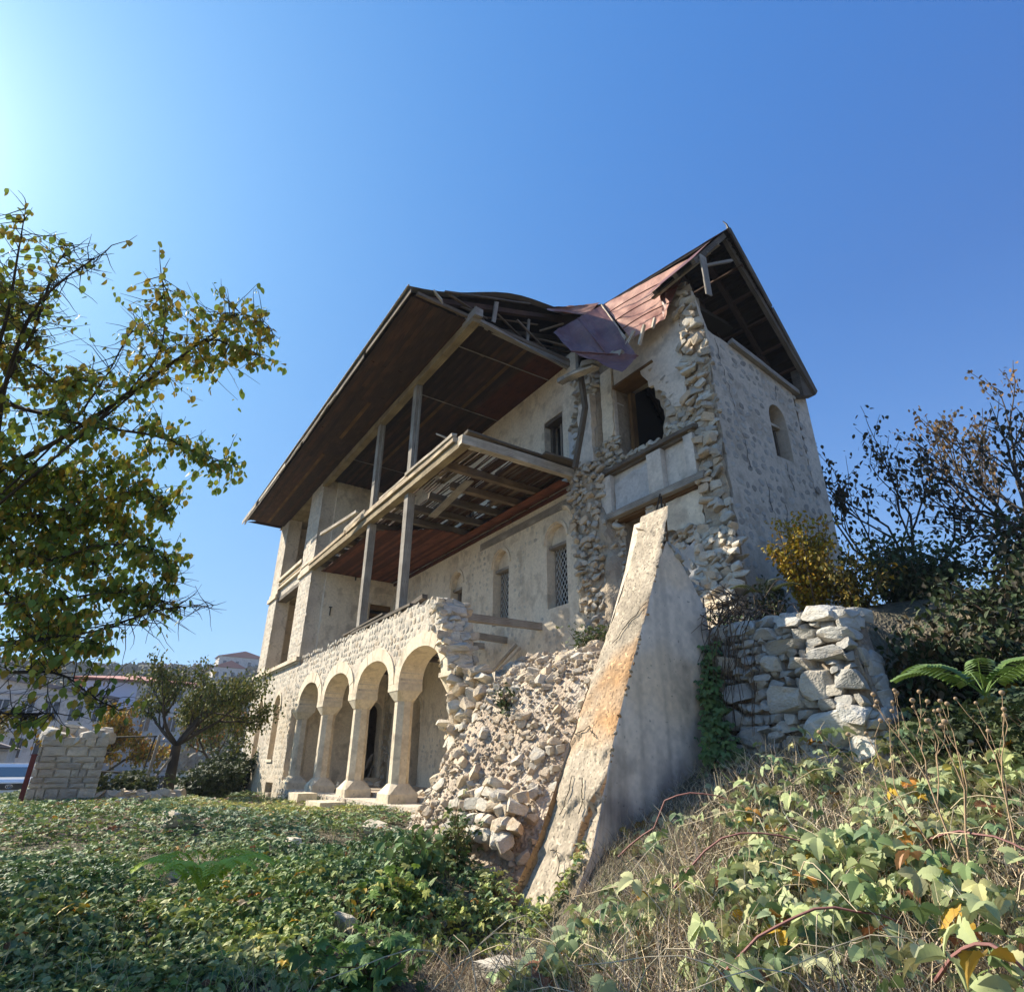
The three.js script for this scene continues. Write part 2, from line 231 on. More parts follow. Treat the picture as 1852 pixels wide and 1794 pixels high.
// ───────────── terrain ─────────────
function H(x, z) {
  const d = -x, b = -z;
  let yard = interp(d, [[-40, -0.6], [-6, -0.1], [0, 0], [4, 0.3], [8, 0.58], [12, 0.8], [16, 0.7], [21, 0.5], [26, 0.6], [32, 0.3], [42, -0.25], [70, -1.6], [120, -3.4], [300, -7]]);
  if (d > 25) yard += Math.max(0, b - 6) * 0.09 * sstep(25, 29, d) * (1 - sstep(60, 90, d));
  if (b < 0) yard += b * 0.03;
  const lowA = interp(b, [[-30, -1.2], [-3, -0.1], [0, 0.02], [1.5, 0.06], [3, 0.1], [3.6, 0.2], [3.95, 0.5], [4.3, 0.85], [5.45, 1.38], [6.2, 1.75], [8, 2.2]]), lowB = interp(b, [[-30, -1.2], [-3, -0.1], [0, 0.02], [1.5, 0.25], [3, 0.46], [4.2, 0.72], [5.45, 1.14], [6.2, 1.45], [8, 2.0]]);
  const low = lerp(lowA, lowB, sstep(-4.7, -3.0, x));
  const up = interp(b, [[6, 3.0], [8.5, 3.65], [11, 4.0], [15, 4.6], [25, 6.2], [60, 11], [200, 24]]);
  const k = lerp(sstep(6.42, 6.55, b), sstep(6.7, 9.4, b), sstep(-4.2, -3.3, x));
  const hill = lerp(low, up, k);
  let y = lerp(yard, hill, sstep(-5.75, -5.35, x) * sstep(1.5, 4, b) + (1 - sstep(1.5, 4, b)) * sstep(-4, 0, x));
  if (b > 11.2) y = lerp(y, up, sstep(-29, -24, x) * sstep(11.2, 12.5, b) * 0.9);
  y -= 0.26 * Math.exp(-((x + 5.45) ** 2 + (z + 3.45) ** 2) / 0.55); const a = Math.hypot(x, z); return y + (fbm(x * 0.7 + 50, z * 0.7 + 50, 41, 3) - 0.5) * 0.16 * clamp(a / 3, 0, 1) + (fbm(x * 0.12 + 9, z * 0.12, 44, 2) - 0.5) * 0.25 * clamp((a - 12) / 20, 0, 1);
}
{
  const ang = 300, rings = []; for (let r = 0.3; r < 900; r *= 1.045) rings.push(r); const pos = [0, H(0, 0), 0], uv = [0, 0], idx = [];
  rings.forEach((r) => { for (let i = 0; i < ang; i++) { const a = i / ang * 6.28318, x = Math.cos(a) * r, z = Math.sin(a) * r; pos.push(x, H(x, z), z); uv.push(x, z); } });
  for (let i = 0; i < ang; i++) idx.push(0, 1 + (i + 1) % ang, 1 + i);
  for (let j = 0; j < rings.length - 1; j++) for (let i = 0; i < ang; i++) { const a = 1 + j * ang + i, b = 1 + j * ang + (i + 1) % ang, c = a + ang, e = b + ang; idx.push(a, b, c, b, e, c); }
  const g = new THREE.BufferGeometry(); g.setAttribute('position', new THREE.Float32BufferAttribute(pos, 3)); g.setAttribute('uv', new THREE.Float32BufferAttribute(uv, 2)); g.setIndex(idx); g.computeVertexNormals();
  tag(struct('ground', g, M.soil), 'uneven dark soil of the overgrown yard and the slope beside the ruin');
}
// ───────────── the ruined house ─────────────
const house = thing('ruined_house', 'ruined cream stone house with collapsed right side, arcade, timber balcony and broken roof', 'house', [0, 0, 0]);
const HS = new Stones(), FS = new Stones();      // rubble stones, facing stones
const ZA = -5.2, ZW = -8.2, YC = 11.0;
const within = (holes, m) => (u, v) => holes.some(([a, b, c, d]) => u > a - m && u < b + m && v > c - m && v < d + m);
const facing = (parent, u0, u1, v0, v1, ok, at, rotY, o = {}) => layStones(FS, parent, [[u0, u1, v0, v1]], ok, at, rotY, { h: [0.11, 0.19], w: [0.12, 0.26], d: [0.008, 0.016], geos: COBBLE, tints: [0, 0, 1, 0, 3], tight: 0.84, jit: 0.03, roll: 0.6, tilt: 0.06, fill: 0.82, ...o });
const rubble = (parent, u0, u1, v0, v1, ok, at, rotY, o = {}) => layStones(HS, parent, [[u0, u1, v0, v1]], ok, at, rotY, { h: [0.055, 0.13], w: [0.07, 0.24], d: [0.03, 0.085], geos: ROCK, tints: [0, 0, 1, 2, 3, 3], tight: 1.2, jit: 0.04, roll: 0.6, tilt: 0.3, ...o });

// main wall behind the porch
{
  const w = node('main_wall', house);
  const win = [[-10.86, -10.1], [-13.26, -12.5], [-15.66, -14.96]];
  const holes = win.map(([a, b]) => archPath(a, b, 4.84, 6.42, 0.4));
  holes.push(archPath(-17.95, -17.2, 1.0, 3.05, 0.38), [[-20.02, 1.0], [-20.02, 3.3], [-19.4, 3.05], [-19.4, 1.0]], [[-10.86, 7.98], [-10.86, 9.76], [-10.1, 9.76], [-10.1, 7.98]], [[-15.2, 7.98], [-15.2, 9.7], [-14.4, 9.7], [-14.4, 7.98]]);
  part('plaster', slabZ([[-20.1, 0.6], [-9.5, 0.6], [-9.5, 11.3], [-20.1, 11.3]], holes, ZW, ZW - 0.55), M.plaster, w);
  for (const [a, b] of win) {
    const f = node('window', house); const c = (a + b) / 2;
    part('tympanum', slabZ([[a, 6.34], ...archPath(a + 0.003, b - 0.003, 6.34, 6.42, 0.397).slice(1, -1), [b, 6.34]], [], ZW - 0.17, ZW - 0.3), M.plaster, f);
    part('lintel', box(a - 0.03, b + 0.03, 6.28, 6.35, ZW - 0.07, ZW - 0.32), M.woodG, f);
    part('frame', merge([box(a + 0.002, a + 0.06, 4.9, 6.28, ZW - 0.24, ZW - 0.3), box(b - 0.06, b - 0.002, 4.9, 6.28, ZW - 0.24, ZW - 0.3), box(a, b, 4.842, 4.9, ZW - 0.24, ZW - 0.3)]), M.woodG, f);
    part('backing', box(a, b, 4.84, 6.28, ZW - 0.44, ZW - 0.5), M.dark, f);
    const tx = a + 0.06, tw = b - a - 0.12, L = []; const st = 0.115;
    if (c > -14) for (let k = -20; k < 20; k++) for (const s of [1, -1]) {       // diamond grille
      const pts = []; for (let t = 0; t <= 1.001; t += 0.5) pts.push(0); const x0 = k * st, y0 = 4.9, y1 = 6.28, slope = 0.62; let ya = y0, yb = y1; const X = (y) => x0 + s * (y - y0) * slope + (s < 0 ? tw : 0);
      const lo = [], inn = (y) => X(y) >= 0 && X(y) <= tw; for (let y = y0; y <= y1; y += 0.01) if (inn(y)) lo.push(y); if (lo.length < 6) continue; ya = lo[0]; yb = lo[lo.length - 1];
      const g = new THREE.BoxGeometry(0.017, Math.hypot((yb - ya) * slope, yb - ya), 0.008); g.rotateZ(-s * Math.atan(slope)); g.translate(tx + (X(ya) + X(yb)) / 2, (ya + yb) / 2, ZW - 0.235 + s * 0.005); L.push(boxUV(g));
    }
    if (L.length) part('grille', merge(L), M.lattice, f);
    else part('shutter', merge([box(a + 0.06, c - 0.01, 5.0, 6.28, ZW - 0.28, ZW - 0.31)]), M.woodK, f);
    part('arch_band', slabZ([...archPath(a - 0.1, b + 0.1, 6.42, 6.42, 0.5), ...archPath(a - 0.035, b + 0.035, 6.42, 6.42, 0.435).reverse()], [], ZW + 0.04, ZW - 0.02), M.plaster, f);
  }
  for (const [a, b] of [[-10.86, -10.1], [-15.2, -14.4]]) {
    const f = node('window', house);
    part('frame', merge([box(a + 0.002, a + 0.09, 7.98, 9.66, ZW - 0.2, ZW - 0.3), box(b - 0.09, b - 0.002, 7.98, 9.66, ZW - 0.2, ZW - 0.3), box(a, b, 9.66, 9.757, ZW - 0.03, ZW - 0.3)]), M.woodK, f);
    part('sash', merge([box(a + 0.09, b - 0.09, 7.99, 8.06, ZW - 0.25, ZW - 0.29), box((a + b) / 2 - 0.03, (a + b) / 2 + 0.03, 8.06, 9.66, ZW - 0.25, ZW - 0.29)]), M.woodG, f);
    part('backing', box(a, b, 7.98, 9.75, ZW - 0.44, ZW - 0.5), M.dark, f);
  }
  part('timber_lacing', beam([-13.95, 7.2, ZW + 0.0], [-9.75, 7.2, ZW + 0.0], 0.2, 0.05, 0.004), M.woodG, w);
  // charred doorway under the arcade
  const d = node('doorway', house);
  part('arch_band', slabZ([...archPath(-18.06, -17.09, 2.7, 3.05, 0.48), ...archPath(-17.952, -17.198, 2.7, 3.05, 0.382).reverse()], [], ZW + 0.03, ZW - 0.02), M.plaster, d);
  part('charred_post', beam([-17.36, 1.0, ZW - 0.25], [-17.3, 2.95, ZW - 0.25], 0.1, 0.1), M.woodK, d);
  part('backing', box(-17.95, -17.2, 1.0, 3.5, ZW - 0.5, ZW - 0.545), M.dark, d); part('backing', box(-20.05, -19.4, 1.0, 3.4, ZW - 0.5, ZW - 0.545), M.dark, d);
  facing(w, -20, -9.6, 4.7, 7.0, (u, v, ww, h) => !within(win.map(([a, b]) => [a, b, 4.84, 6.9]), 0.25)(u, v) && fbm(u * 0.8, v * 0.8, 71, 2) > 0.5, (u, v) => [u, v, ZW - 0.013], 0, { fill: 0.6, d: [0.015, 0.022], tints: [0, 2] });
  facing(w, -20, -9.6, 1.1, 4.6, (u, v) => !(u > -18.2 && u < -17.0 && v < 3.6) && fbm(u * 0.8, v * 0.8, 72, 2) > 0.52, (u, v) => [u, v, ZW - 0.013], 0, { fill: 0.6, d: [0.015, 0.022], tints: [0, 2] });
}
// left wing
{
  const w = node('left_wing', house);
  const lowHoles = [archPath(-24.75, -24.0, 1.68, 3.3, 0.37), archPath(-22.35, -21.6, 1.68, 3.3, 0.37), [[-22.0, 0.5], [-21.1, 0.5], [-21.1, 1.02], [-22.0, 1.02]]];
  part('lower_wall', slabZ([[-26.3, 0], [-20.1, 0], [-20.1, 4.56], [-26.3, 4.56]], lowHoles, ZA, ZA - 0.5), M.mortar, w);
  part('corner_pier', box(-26.25, -25.0, 4.68, 11.25, ZA - 0.02, ZA - 0.55), M.mortar, w);
  part('pier', box(-21.75, -20.25, 4.68, 11.25, ZA - 0.02, ZA - 0.55), M.mortar, w);
  part('ledge', merge([box(-26.42, -20.02, 4.56, 4.68, ZA + 0.12, ZA - 0.5), box(-26.38, -20.06, 4.5, 4.56, ZA + 0.05, ZA + 0.001)]), M.column, w);
  part('balustrade_band', merge([box(-25.0, -21.75, 7.62, 8.28, ZA - 0.12, ZA - 0.4)]), M.mortar, w);
  part('moulding', merge([box(-25.02, -21.73, 8.28, 8.4, ZA + 0.03, ZA - 0.45), box(-25.02, -21.73, 8.16, 8.22, ZA - 0.04, ZA - 0.119), box(-25.02, -21.73, 7.98, 8.06, ZA - 0.02, ZA - 0.119), box(-26.36, -24.95, 7.62, 7.78, ZA + 0.05, ZA - 0.019), box(-26.32, -24.97, 7.78, 7.95, ZA + 0.0, ZA - 0.019), box(-21.8, -20.18, 7.62, 7.78, ZA + 0.05, ZA - 0.019), box(-21.78, -20.2, 7.78, 7.92, ZA + 0.0, ZA - 0.019), box(-21.77, -20.21, 8.0, 8.07, ZA + 0.01, ZA - 0.019)]), M.column, w);
  part('timber_lintel', beam([-25.05, 7.54, ZA - 0.25], [-21.7, 7.54, ZA - 0.25], 0.15, 0.34), M.woodK, w);
  // wall facing the balcony, with a doorway on each floor
  const dh = [[[-8.15, 4.58], [-8.15, 6.72], [-7.36, 6.72], [-7.36, 4.58]], archPath(-8.15, -7.46, 1.0, 3.1, 0.36).map(([a, b]) => [a, b])];
  part('side_wall', slabX([[-8.2, 0.5], [-5.7, 0.5], [-5.7, 11.25], [-8.2, 11.25]], dh, -20.1, -20.5), M.plaster, w);
  part('side_wall_end', box(-20.6, -20.1, 0.4, 4.5, ZA - 0.5, ZA - 0.55), M.plaster, w);
  const nd = node('doorway', house);
  for (const [a, b] of [[6.55, 6.72], [6.28, 6.4], [5.95, 6.05]]) part('lintel_board', box(-20.18, -20.41, a, b, -8.15, -7.36), M.woodO, nd);
  part('arch_band', slabX([[-8.2, 6.72], [-8.2, 7.16], [-7.9, 7.2], [-7.6, 7.14], [-7.4, 6.98], [-7.28, 6.72], [-7.36, 6.72], [-7.46, 6.94], [-7.64, 7.07], [-7.9, 7.12], [-8.15, 7.08], [-8.15, 6.72]], [], -20.07, -20.12), M.plaster, nd);
  part('colonnette', (() => { const g = new THREE.CylinderGeometry(0.06, 0.07, 2.0, 10); g.translate(-20.08, 5.6, -7.27); const c = new THREE.CylinderGeometry(0.1, 0.06, 0.14, 10); c.translate(-20.08, 6.65, -7.27); return merge([g, c]); })(), M.column, nd);
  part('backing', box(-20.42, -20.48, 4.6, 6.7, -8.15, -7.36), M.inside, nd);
  const gd = node('doorway', house);
  part('arch_band', slabX([...archPath(-8.19, -7.34, 2.95, 3.1, 0.46), ...archPath(-8.148, -7.462, 2.95, 3.1, 0.362).reverse()], [], -20.06, -20.12), M.plaster, gd);
  part('fallen_timber', beam([-20.0, 1.05, -7.5], [-20.3, 1.85, -8.05], 0.08, 0.06), M.woodG, gd); part('fallen_timber', beam([-20.0, 1.05, -7.8], [-20.35, 1.5, -8.1], 0.07, 0.05), M.woodG, gd);
  part('threshold', box(-19.95, -20.5, 0.9, 1.16, -8.18, -7.42), M.column, gd);
  part('outer_wall', slabX([[-11, 0], [-5.72, 0], [-5.72, 11.2], [-11, 11.2]], [], -26.3, -25.85), M.mortar, w);
  part('recess_wall', box(-25.85, -20.5, 0.5, 11.2, -7.4, -7.55), M.plaster, w);
  part('recess_pilaster', box(-23.9, -23.6, 4.6, 11.0, -6.9, -7.399), M.plaster, w); part('recess_pilaster', box(-22.5, -22.3, 4.6, 11.0, -7.1, -7.399), M.plaster, w);
  part('recess_ceiling', box(-25.84, -20.51, 7.62, 7.75, -5.78, -7.39), M.woodY, w); part('recess_floor', box(-25.84, -20.51, 4.4, 4.6, -5.76, -7.39), M.woodY, w);
  part('wall_tie', merge([box(-20.05, -20.09, 6.12, 6.379, -5.96, -5.985), box(-20.05, -20.09, 6.38, 6.405, -5.92, -6.025)]), M.iron, w); part('wall_tie', box(-20.05, -20.09, 7.45, 7.6, -6.7, -6.74), M.iron, w);
  // stone facing
  const no = within([[-24.75, -24.0, 1.68, 3.67], [-22.35, -21.6, 1.68, 3.67], [-22.0, -21.1, 0.4, 1.02]], 0.17);
  facing(w, -26.2, -20.15, 0.4, 4.45, (u, v) => !no(u, v), (u, v) => [u, v, ZA - 0.004], 0);
  facing(w, -26.15, -25.1, 4.75, 11.0, (u, v) => v < 7.5 || v > 8.1, (u, v) => [u, v, ZA - 0.024], 0);
  facing(w, -21.65, -20.35, 4.75, 11.0, (u, v) => v < 7.5 || v > 8.15, (u, v) => [u, v, ZA - 0.024], 0);
  facing(w, -24.9, -21.85, 7.66, 7.95, () => true, (u, v) => [u, v, ZA - 0.124], 0, { h: [0.1, 0.13] });
  for (const [a, b] of [[-24.75, -24.0], [-22.35, -21.6]]) {
    const f = node('arched_window', house);
    part('arch_band', slabZ([...archPath(a - 0.11, b + 0.11, 3.3, 3.3, 0.49), ...archPath(a - 0.003, b + 0.003, 3.3, 3.3, 0.373).reverse()], [], ZA + 0.03, ZA - 0.02), M.column, f);
    for (const [p, q] of [[a - 0.13, a + 0.05], [b - 0.05, b + 0.13]]) part('impost', box(p, q, 3.2, 3.31, ZA + 0.05, ZA - 0.3), M.column, f);
    part('sill', box(a - 0.002, b + 0.002, 1.6, 1.679, ZA + 0.04, ZA - 0.4), M.plaster, f); part('backing', box(a, b, 1.68, 3.67, ZA - 0.43, ZA - 0.48), M.plaster, f);
  }
  part('vent_stone', box(-22.02, -21.62, 0.42, 0.72, ZA - 0.02, ZA - 0.35), M.mortar, w); part('vent_backing', box(-22.0, -21.1, 0.4, 1.02, ZA - 0.42, ZA - 0.48), M.dark, w);
}
// arcade
{
  const w = node('arcade_wall', house);
  const COL = [-12.25, -14.7, -17.2, -19.62], arches = [[-12.0, -10.12], [-14.45, -12.52], [-16.95, -14.96], [-19.36, -17.46]];
  const top = [[-20.1, 4.42], ...jag([-20.0, 4.42], [-15.6, 4.52], 0.05, 0.25), ...jag([-15.6, 4.6], [-11.7, 4.62], 0.03, 0.25), ...jag([-11.7, 4.66], [-10.35, 4.5], 0.09), ...jag([-10.35, 4.5], [-10.0, 3.9], 0.1), ...jag([-10.0, 3.9], [-9.9, 3.12], 0.09)];
  const bot = []; arches.forEach(([a, b]) => { const c = (a + b) / 2, h = (b - a) / 2; bot.push([b, 3.12]); for (let i = 1; i < 16; i++) { const t = Math.PI * i / 16; bot.push([c + Math.cos(t) * h, 3.12 + Math.pow(Math.sin(t), 0.85) * 0.62]); } bot.push([a, 3.12]); });
  part('spandrel', slabZ([...top, ...bot, [-20.1, 3.12]], [], ZA, ZA - 0.5), M.mortar, w);
  const ringIn = (u, v) => arches.some(([a, b]) => { const c = (a + b) / 2, h = (b - a) / 2 + 0.3; return v < 3.12 + 0.95 && Math.abs(u - c) < h && v < 3.12 + Math.sqrt(Math.max(0, 1 - ((u - c) / h) ** 2)) * 0.92; });
  facing(w, -20.05, -10.3, 3.16, 4.56, (u, v) => !ringIn(u, v) && (u < -10.7 || v < 4.35), (u, v) => [u, v, ZA - 0.001], 0, { h: [0.12, 0.2], w: [0.1, 0.24], d: [0.009, 0.019], roll: 0.8 });
  for (const [a, b] of arches) {
    const f = node('arch', house), c = (a + b) / 2, h = (b - a) / 2, N = 11;
    const P = (t, e) => [c + Math.cos(t) * (h + e), 3.12 + Math.pow(Math.sin(t), 0.85) * (0.62 + e * 1.05)];
    for (let i = 0; i < N; i++) { const t0 = Math.PI * (i + 0.012) / N, t1 = Math.PI * (i + 0.988) / N, L = []; for (let k = 0; k <= 3; k++) L.push(P(lerp(t0, t1, k / 3), -0.004)); for (let k = 3; k >= 0; k--) L.push(P(lerp(t0, t1, k / 3), 0.25)); part('voussoir', slabZ(L, [], ZA + R(0.02, 0.035), ZA - 0.51), M.voussoir, f); }
  }
  // coping timber on the parapet
  part('coping_board', merge([beam([-15.4, 4.68, ZA - 0.12], [-11.75, 4.72, ZA - 0.1], 0.07, 0.26), beam([-16.0, 4.72, ZA - 0.05], [-13.2, 4.79, ZA - 0.02], 0.045, 0.14), beam([-12.2, 4.78, ZA - 0.2], [-11.45, 4.86, ZA - 0.18], 0.1, 0.12)]), M.woodK, w);
  for (const x of COL) {
    const f = node('column', house), zc = ZA - 0.24;
    const oct = (r0, r1, h, y) => { const g = new THREE.CylinderGeometry(r1, r0, h, 8, 1); g.rotateY(Math.PI / 8); g.translate(x, y + h / 2, zc); const G = boxUV(g); G.computeVertexNormals(); return G; };
    part('shaft', oct(0.2, 0.19, 1.55, 1.24), M.column, f);
    const loft = (y0, y1, a0, a1, ch0, ch1) => { const ring = (a, c) => [[a, a - c], [a - c, a], [-(a - c), a], [-a, a - c], [-a, -(a - c)], [-(a - c), -a], [a - c, -a], [a, -(a - c)]]; const r0 = ring(a0, ch0), r1 = ring(a1, ch1), pos = []; for (let i = 0; i < 8; i++) { const j = (i + 1) % 8; const A = [x + r0[i][0], y0, zc + r0[i][1]], B = [x + r0[j][0], y0, zc + r0[j][1]], C = [x + r1[i][0], y1, zc + r1[i][1]], D = [x + r1[j][0], y1, zc + r1[j][1]]; pos.push(...A, ...C, ...B, ...B, ...C, ...D); pos.push(x, y1, zc, ...D, ...C, x, y0, zc, ...A, ...B); } const g = new THREE.BufferGeometry(); g.setAttribute('position', new THREE.Float32BufferAttribute(pos, 3)); const G = boxUV(g); G.computeVertexNormals(); return G; };
    part('base', merge([loft(0.9, 1.06, 0.31, 0.31, 0.02, 0.02), loft(1.06, 1.24, 0.31, 0.2, 0.02, 0.115)]), M.column, f);
    part('capital', merge([loft(2.79, 2.98, 0.19, 0.27, 0.11, 0.03), loft(2.98, 3.12, 0.275, 0.275, 0.012, 0.012)]), M.column, f);
  }
  { // impost left hanging where the fifth support fell
    const g = new THREE.CylinderGeometry(0.33, 0.18, 0.26, 4, 1); g.rotateY(Math.PI / 4); g.translate(-9.98, 2.92, ZA - 0.24); part('impost_block', merge([boxUV(g), box(-10.2, -9.72, 3.05, 3.13, ZA + 0.03, ZA - 0.5)]), M.column, w);
  }
  const pl = node('plinth', house);
  part('plinth_wall', box(-20.05, -9.6, 0.2, 0.9, ZA + 0.1, ZA - 0.6), M.mortar, pl);
  rubble(pl, -20.0, -9.7, 0.4, 0.85, () => true, (u, v) => [u, v, ZA + 0.09], 0, { d: [0.03, 0.06], tilt: 0.1 });
  part('porch_floor', box(-20.1, -8.0, 0.7, 0.99, ZA - 0.601, ZW - 0.02), M.earth, pl);
  for (let i = 0; i < 26; i++) HS.add(pl, pick(ROCK), V(R(-19.5, -10), 1.03, R(-7.9, -5.9)), [R(0.12, 0.32), R(0.08, 0.2), R(0.12, 0.3)], new THREE.Euler(R(-0.4, 0.4), R(0, 6), R(-0.4, 0.4)), pick([0, 2, 0]));
  part('slab_step', box(-16.4, -15.6, 0.62, 0.95, ZA + 0.75, ZA + 0.3), M.column, pl); part('slab_step', box(-14.6, -13.6, 0.6, 0.86, ZA + 0.85, ZA + 0.32), M.column, pl);
  // the ragged end of the arcade wall, stones in courses
  rubble(w, -10.75, -9.75, 3.2, 4.55, (u, v) => u < -9.82 - (v - 3.2) * 0.42 + R(-0.05, 0.1) && u > -10.25 - (v - 3.2) * 0.42, (u, v) => [u, v, ZA - 0.22], 0, { w: [0.12, 0.28], h: [0.09, 0.16], d: [0.2, 0.3], tints: [0, 2, 0, 3], tilt: 0.3 });
  layStones(HS, w, [[-5.72, -5.2, 3.15, 4.5]], () => true, (u, v) => [interp(v, [[3.1, -9.95], [3.9, -10.02], [4.5, -10.35]]) + R(-0.04, 0.04), v, u], Math.PI / 2, { h: [0.07, 0.15], w: [0.1, 0.26], d: [0.05, 0.12], geos: ROCK, tints: [0, 0, 3, 2], tight: 1.15, tilt: 0.3, roll: 0.4 });
  rubble(w, -10.25, -8.9, 0.8, 3.05, (u, v) => u > -10.0 + Math.sin(v * 5) * 0.12, (u, v) => [u, v, ZA - 0.05 - R(0, 0.25)], 0, { w: [0.12, 0.32], h: [0.1, 0.2], d: [0.14, 0.28], tints: [0, 2, 3, 0, 3], tilt: 0.5 });
  part('broken_core', bumpy(14, 22, (s, t) => [lerp(-10.0, -8.6, s), lerp(0.8, 3.0, t), ZA - 0.22 + (fbm(s * 6, t * 6, 5, 2) - 0.5) * 0.2]), M.mortar, w);
}
// broken cross wall and the bay beside it
{
  const w = node('cross_wall', house);
  const edgeL = (y) => -9.72 + interp(y, [[0.9, 0.35], [4.6, 0.28], [6, 0.12], [7.6, -0.1], [8.4, 0.15], [10.4, 0.2]]) + Math.sin(y * 4.7) * 0.05;
  const edgeR = (y) => interp(y, [[3.5, -8.0], [5.9, -8.45], [7.3, -8.65], [8.2, -8.7], [9.6, -8.62], [10.4, -8.75]]);
  part('core', bumpy(20, 70, (s, t) => { const y = lerp(0.9, 10.45, t); return [lerp(edgeL(y), edgeR(y) + 0.1, s), y, -8.0 - 0.16 * sstep(7.4, 9, y) + (fbm(s * 5, t * 30, 8, 3) - 0.5) * 0.3 - 0.5 * Math.pow(Math.abs(s - 0.5) * 2, 6)]; }), M.gapfill, w);
  part('core_body', box(-9.4, -8.8, 0.9, 10.3, -8.15, -8.72), M.mortar, w);
  rubble(w, -9.95, -8.0, 3.9, 7.75, (u, v) => u > edgeL(v) + 0.05 && u < edgeR(v), (u, v) => [u, v, -8.02 + R(-0.08, 0.12) - 0.45 * Math.pow(Math.abs((u + 9.15) / 0.62), 4) * 0.5], 0, { tints: [0, 1, 3, 3, 4, 0] });
  rubble(w, -9.95, -8.5, 7.75, 10.35, (u, v) => u > edgeL(v) && u < edgeR(v) && (u < -9.35 || v < 8.1 || v > 9.6), (u, v) => [u, v, -8.14 + R(-0.08, 0.06)], 0, { tints: [1, 4, 1, 0], d: [0.08, 0.14] });
  part('plaster_strip', slabZ(ragged([[-9.3, 7.75], [-8.78, 7.72], [-8.8, 9.5], [-9.22, 9.35]], [0.05, 0.02, 0.08, 0.03], 0.15), [], -7.97, -8.2), M.shade, w);
  part('plaster_strip', slabZ(ragged([[-9.72, 7.85], [-9.36, 7.8], [-9.38, 8.75], [-9.7, 8.95]], [0.02, 0.02, 0.06, 0.03], 0.15), [], -8.06, -8.22), M.grey, w);
  // springing of the old porch arch
  { const L = []; for (let i = 0; i <= 14; i++) { const t = i / 14 * 1.45; L.push(V(-10.12 + Math.sin(t) * 0.52, 5.95 + Math.cos(t) * 1.18, ZW + 0.02)); } L.push(V(-9.6, 5.0, ZW + 0.02), V(-9.58, 4.55, ZW + 0.02)); const g = tube(L, 0.07, 0.085, 6); part('arch_moulding', boxUV(g), M.column, w); }
}
{
  const w = node('bay_wall', house);
  part('core', slabZ([[-8.95, 3.2], [-6.1, 3.2], [-6.1, 10.7], [-8.95, 10.7]], [ragged([[-8.24, 7.5], [-6.98, 7.5], [-6.95, 8.2], [-7.15, 8.9], [-7.35, 9.4], [-8.24, 9.4]], [0.05, 0.07, 0.07, 0.07, 0.02, 0.01], 0.16), [[-8.3, 5.2], [-7.6, 5.2], [-7.6, 6.24], [-8.3, 6.24]]], ZW - 0.09, ZW - 0.6), M.gapfill, w);
  const plasterPatch = (L, a, m, z = 0.0) => part('plaster', slabZ(ragged(L, a, 0.12), [], ZW + z, ZW + z - 0.088), m, w);
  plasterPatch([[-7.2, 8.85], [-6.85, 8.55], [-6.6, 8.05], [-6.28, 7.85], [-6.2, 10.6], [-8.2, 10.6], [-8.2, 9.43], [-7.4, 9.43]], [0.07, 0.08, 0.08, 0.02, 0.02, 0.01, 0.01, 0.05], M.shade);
  plasterPatch([[-8.62, 8.0], [-8.27, 8.35], [-8.25, 9.43], [-8.22, 9.95], [-8.6, 9.95]], [0.08, 0.02, 0.01, 0.01, 0.01], M.plaster, 0.05);
  part('jamb', merge([slabX([[-8.2, 8.2], [-8.2, 9.4], [-8.5, 9.4], [-8.5, 8.0]], [], -8.3, -8.245)]), M.shade, w);
  const fr = node('opening_frame', house);
  part('post', merge([beam([-8.12, 7.5, -8.62], [-8.1, 9.32, -8.62], 0.14, 0.1, 0.006)]), M.woodO, fr);
  part('lintel_board', merge([0, 1, 2, 3].map((i) => beam([-8.3, 9.41 + i * 0.003, -8.24 - i * 0.12], [-7.0, 9.4 + i * 0.003, -8.24 - i * 0.12], 0.07, 0.115, 0.004))), M.woodO, fr);
  rubble(w, -7.4, -6.3, 7.45, 9.5, (u, v) => u > -6.86 - Math.max(0, v - 8.3) * 0.35 && !(u > -6.55 + (8.3 - v) * 0.3 && v > 8.0) && !(v > 8.95 && u > -7.1), (u, v) => [u, v, ZW - 0.08 + R(-0.05, 0.05)], 0, { h: [0.07, 0.14], w: [0.09, 0.24], tints: [0, 3, 1, 4] });
  rubble(w, -8.75, -7.9, 7.42, 8.3, (u, v) => u < -8.2 && v < 8.25, (u, v) => [u, v, ZW - 0.04 + R(-0.05, 0.08)], 0, { h: [0.07, 0.13], w: [0.09, 0.2], tints: [3, 3, 0, 1] });
  rubble(w, -8.6, -6.3, 7.42, 7.6, () => true, (u, v) => [u, v, ZW + R(-0.1, 0.05)], 0, { h: [0.06, 0.12], w: [0.08, 0.2], fill: 0.8, tints: [0, 2, 3] });
  // two embedded plates with plastered niches between them
  part('wall_plate', merge([beam([-8.85, 7.36, ZW + 0.04], [-6.1, 7.36, ZW + 0.04], 0.08, 0.22), beam([-8.5, 7.29, ZW + 0.0], [-6.25, 7.29, ZW + 0.0], 0.06, 0.14)]), M.woodK, w);
  part('wall_plate', beam([-8.78, 6.3, ZW + 0.06], [-6.02, 6.3, ZW + 0.06], 0.13, 0.26), M.woodG, w);
  part('wall_plate', merge([beam([-8.6, 6.2, ZW - 0.05], [-6.2, 6.2, ZW - 0.05], 0.06, 0.2)]), M.woodO, w);
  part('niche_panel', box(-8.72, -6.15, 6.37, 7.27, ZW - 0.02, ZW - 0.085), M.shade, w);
  for (const [a, b] of [[-8.72, -8.42], [-7.35, -6.98]]) part('niche_pier', box(a, b, 6.37, 7.26, ZW + 0.12, ZW - 0.015), M.shade, w);
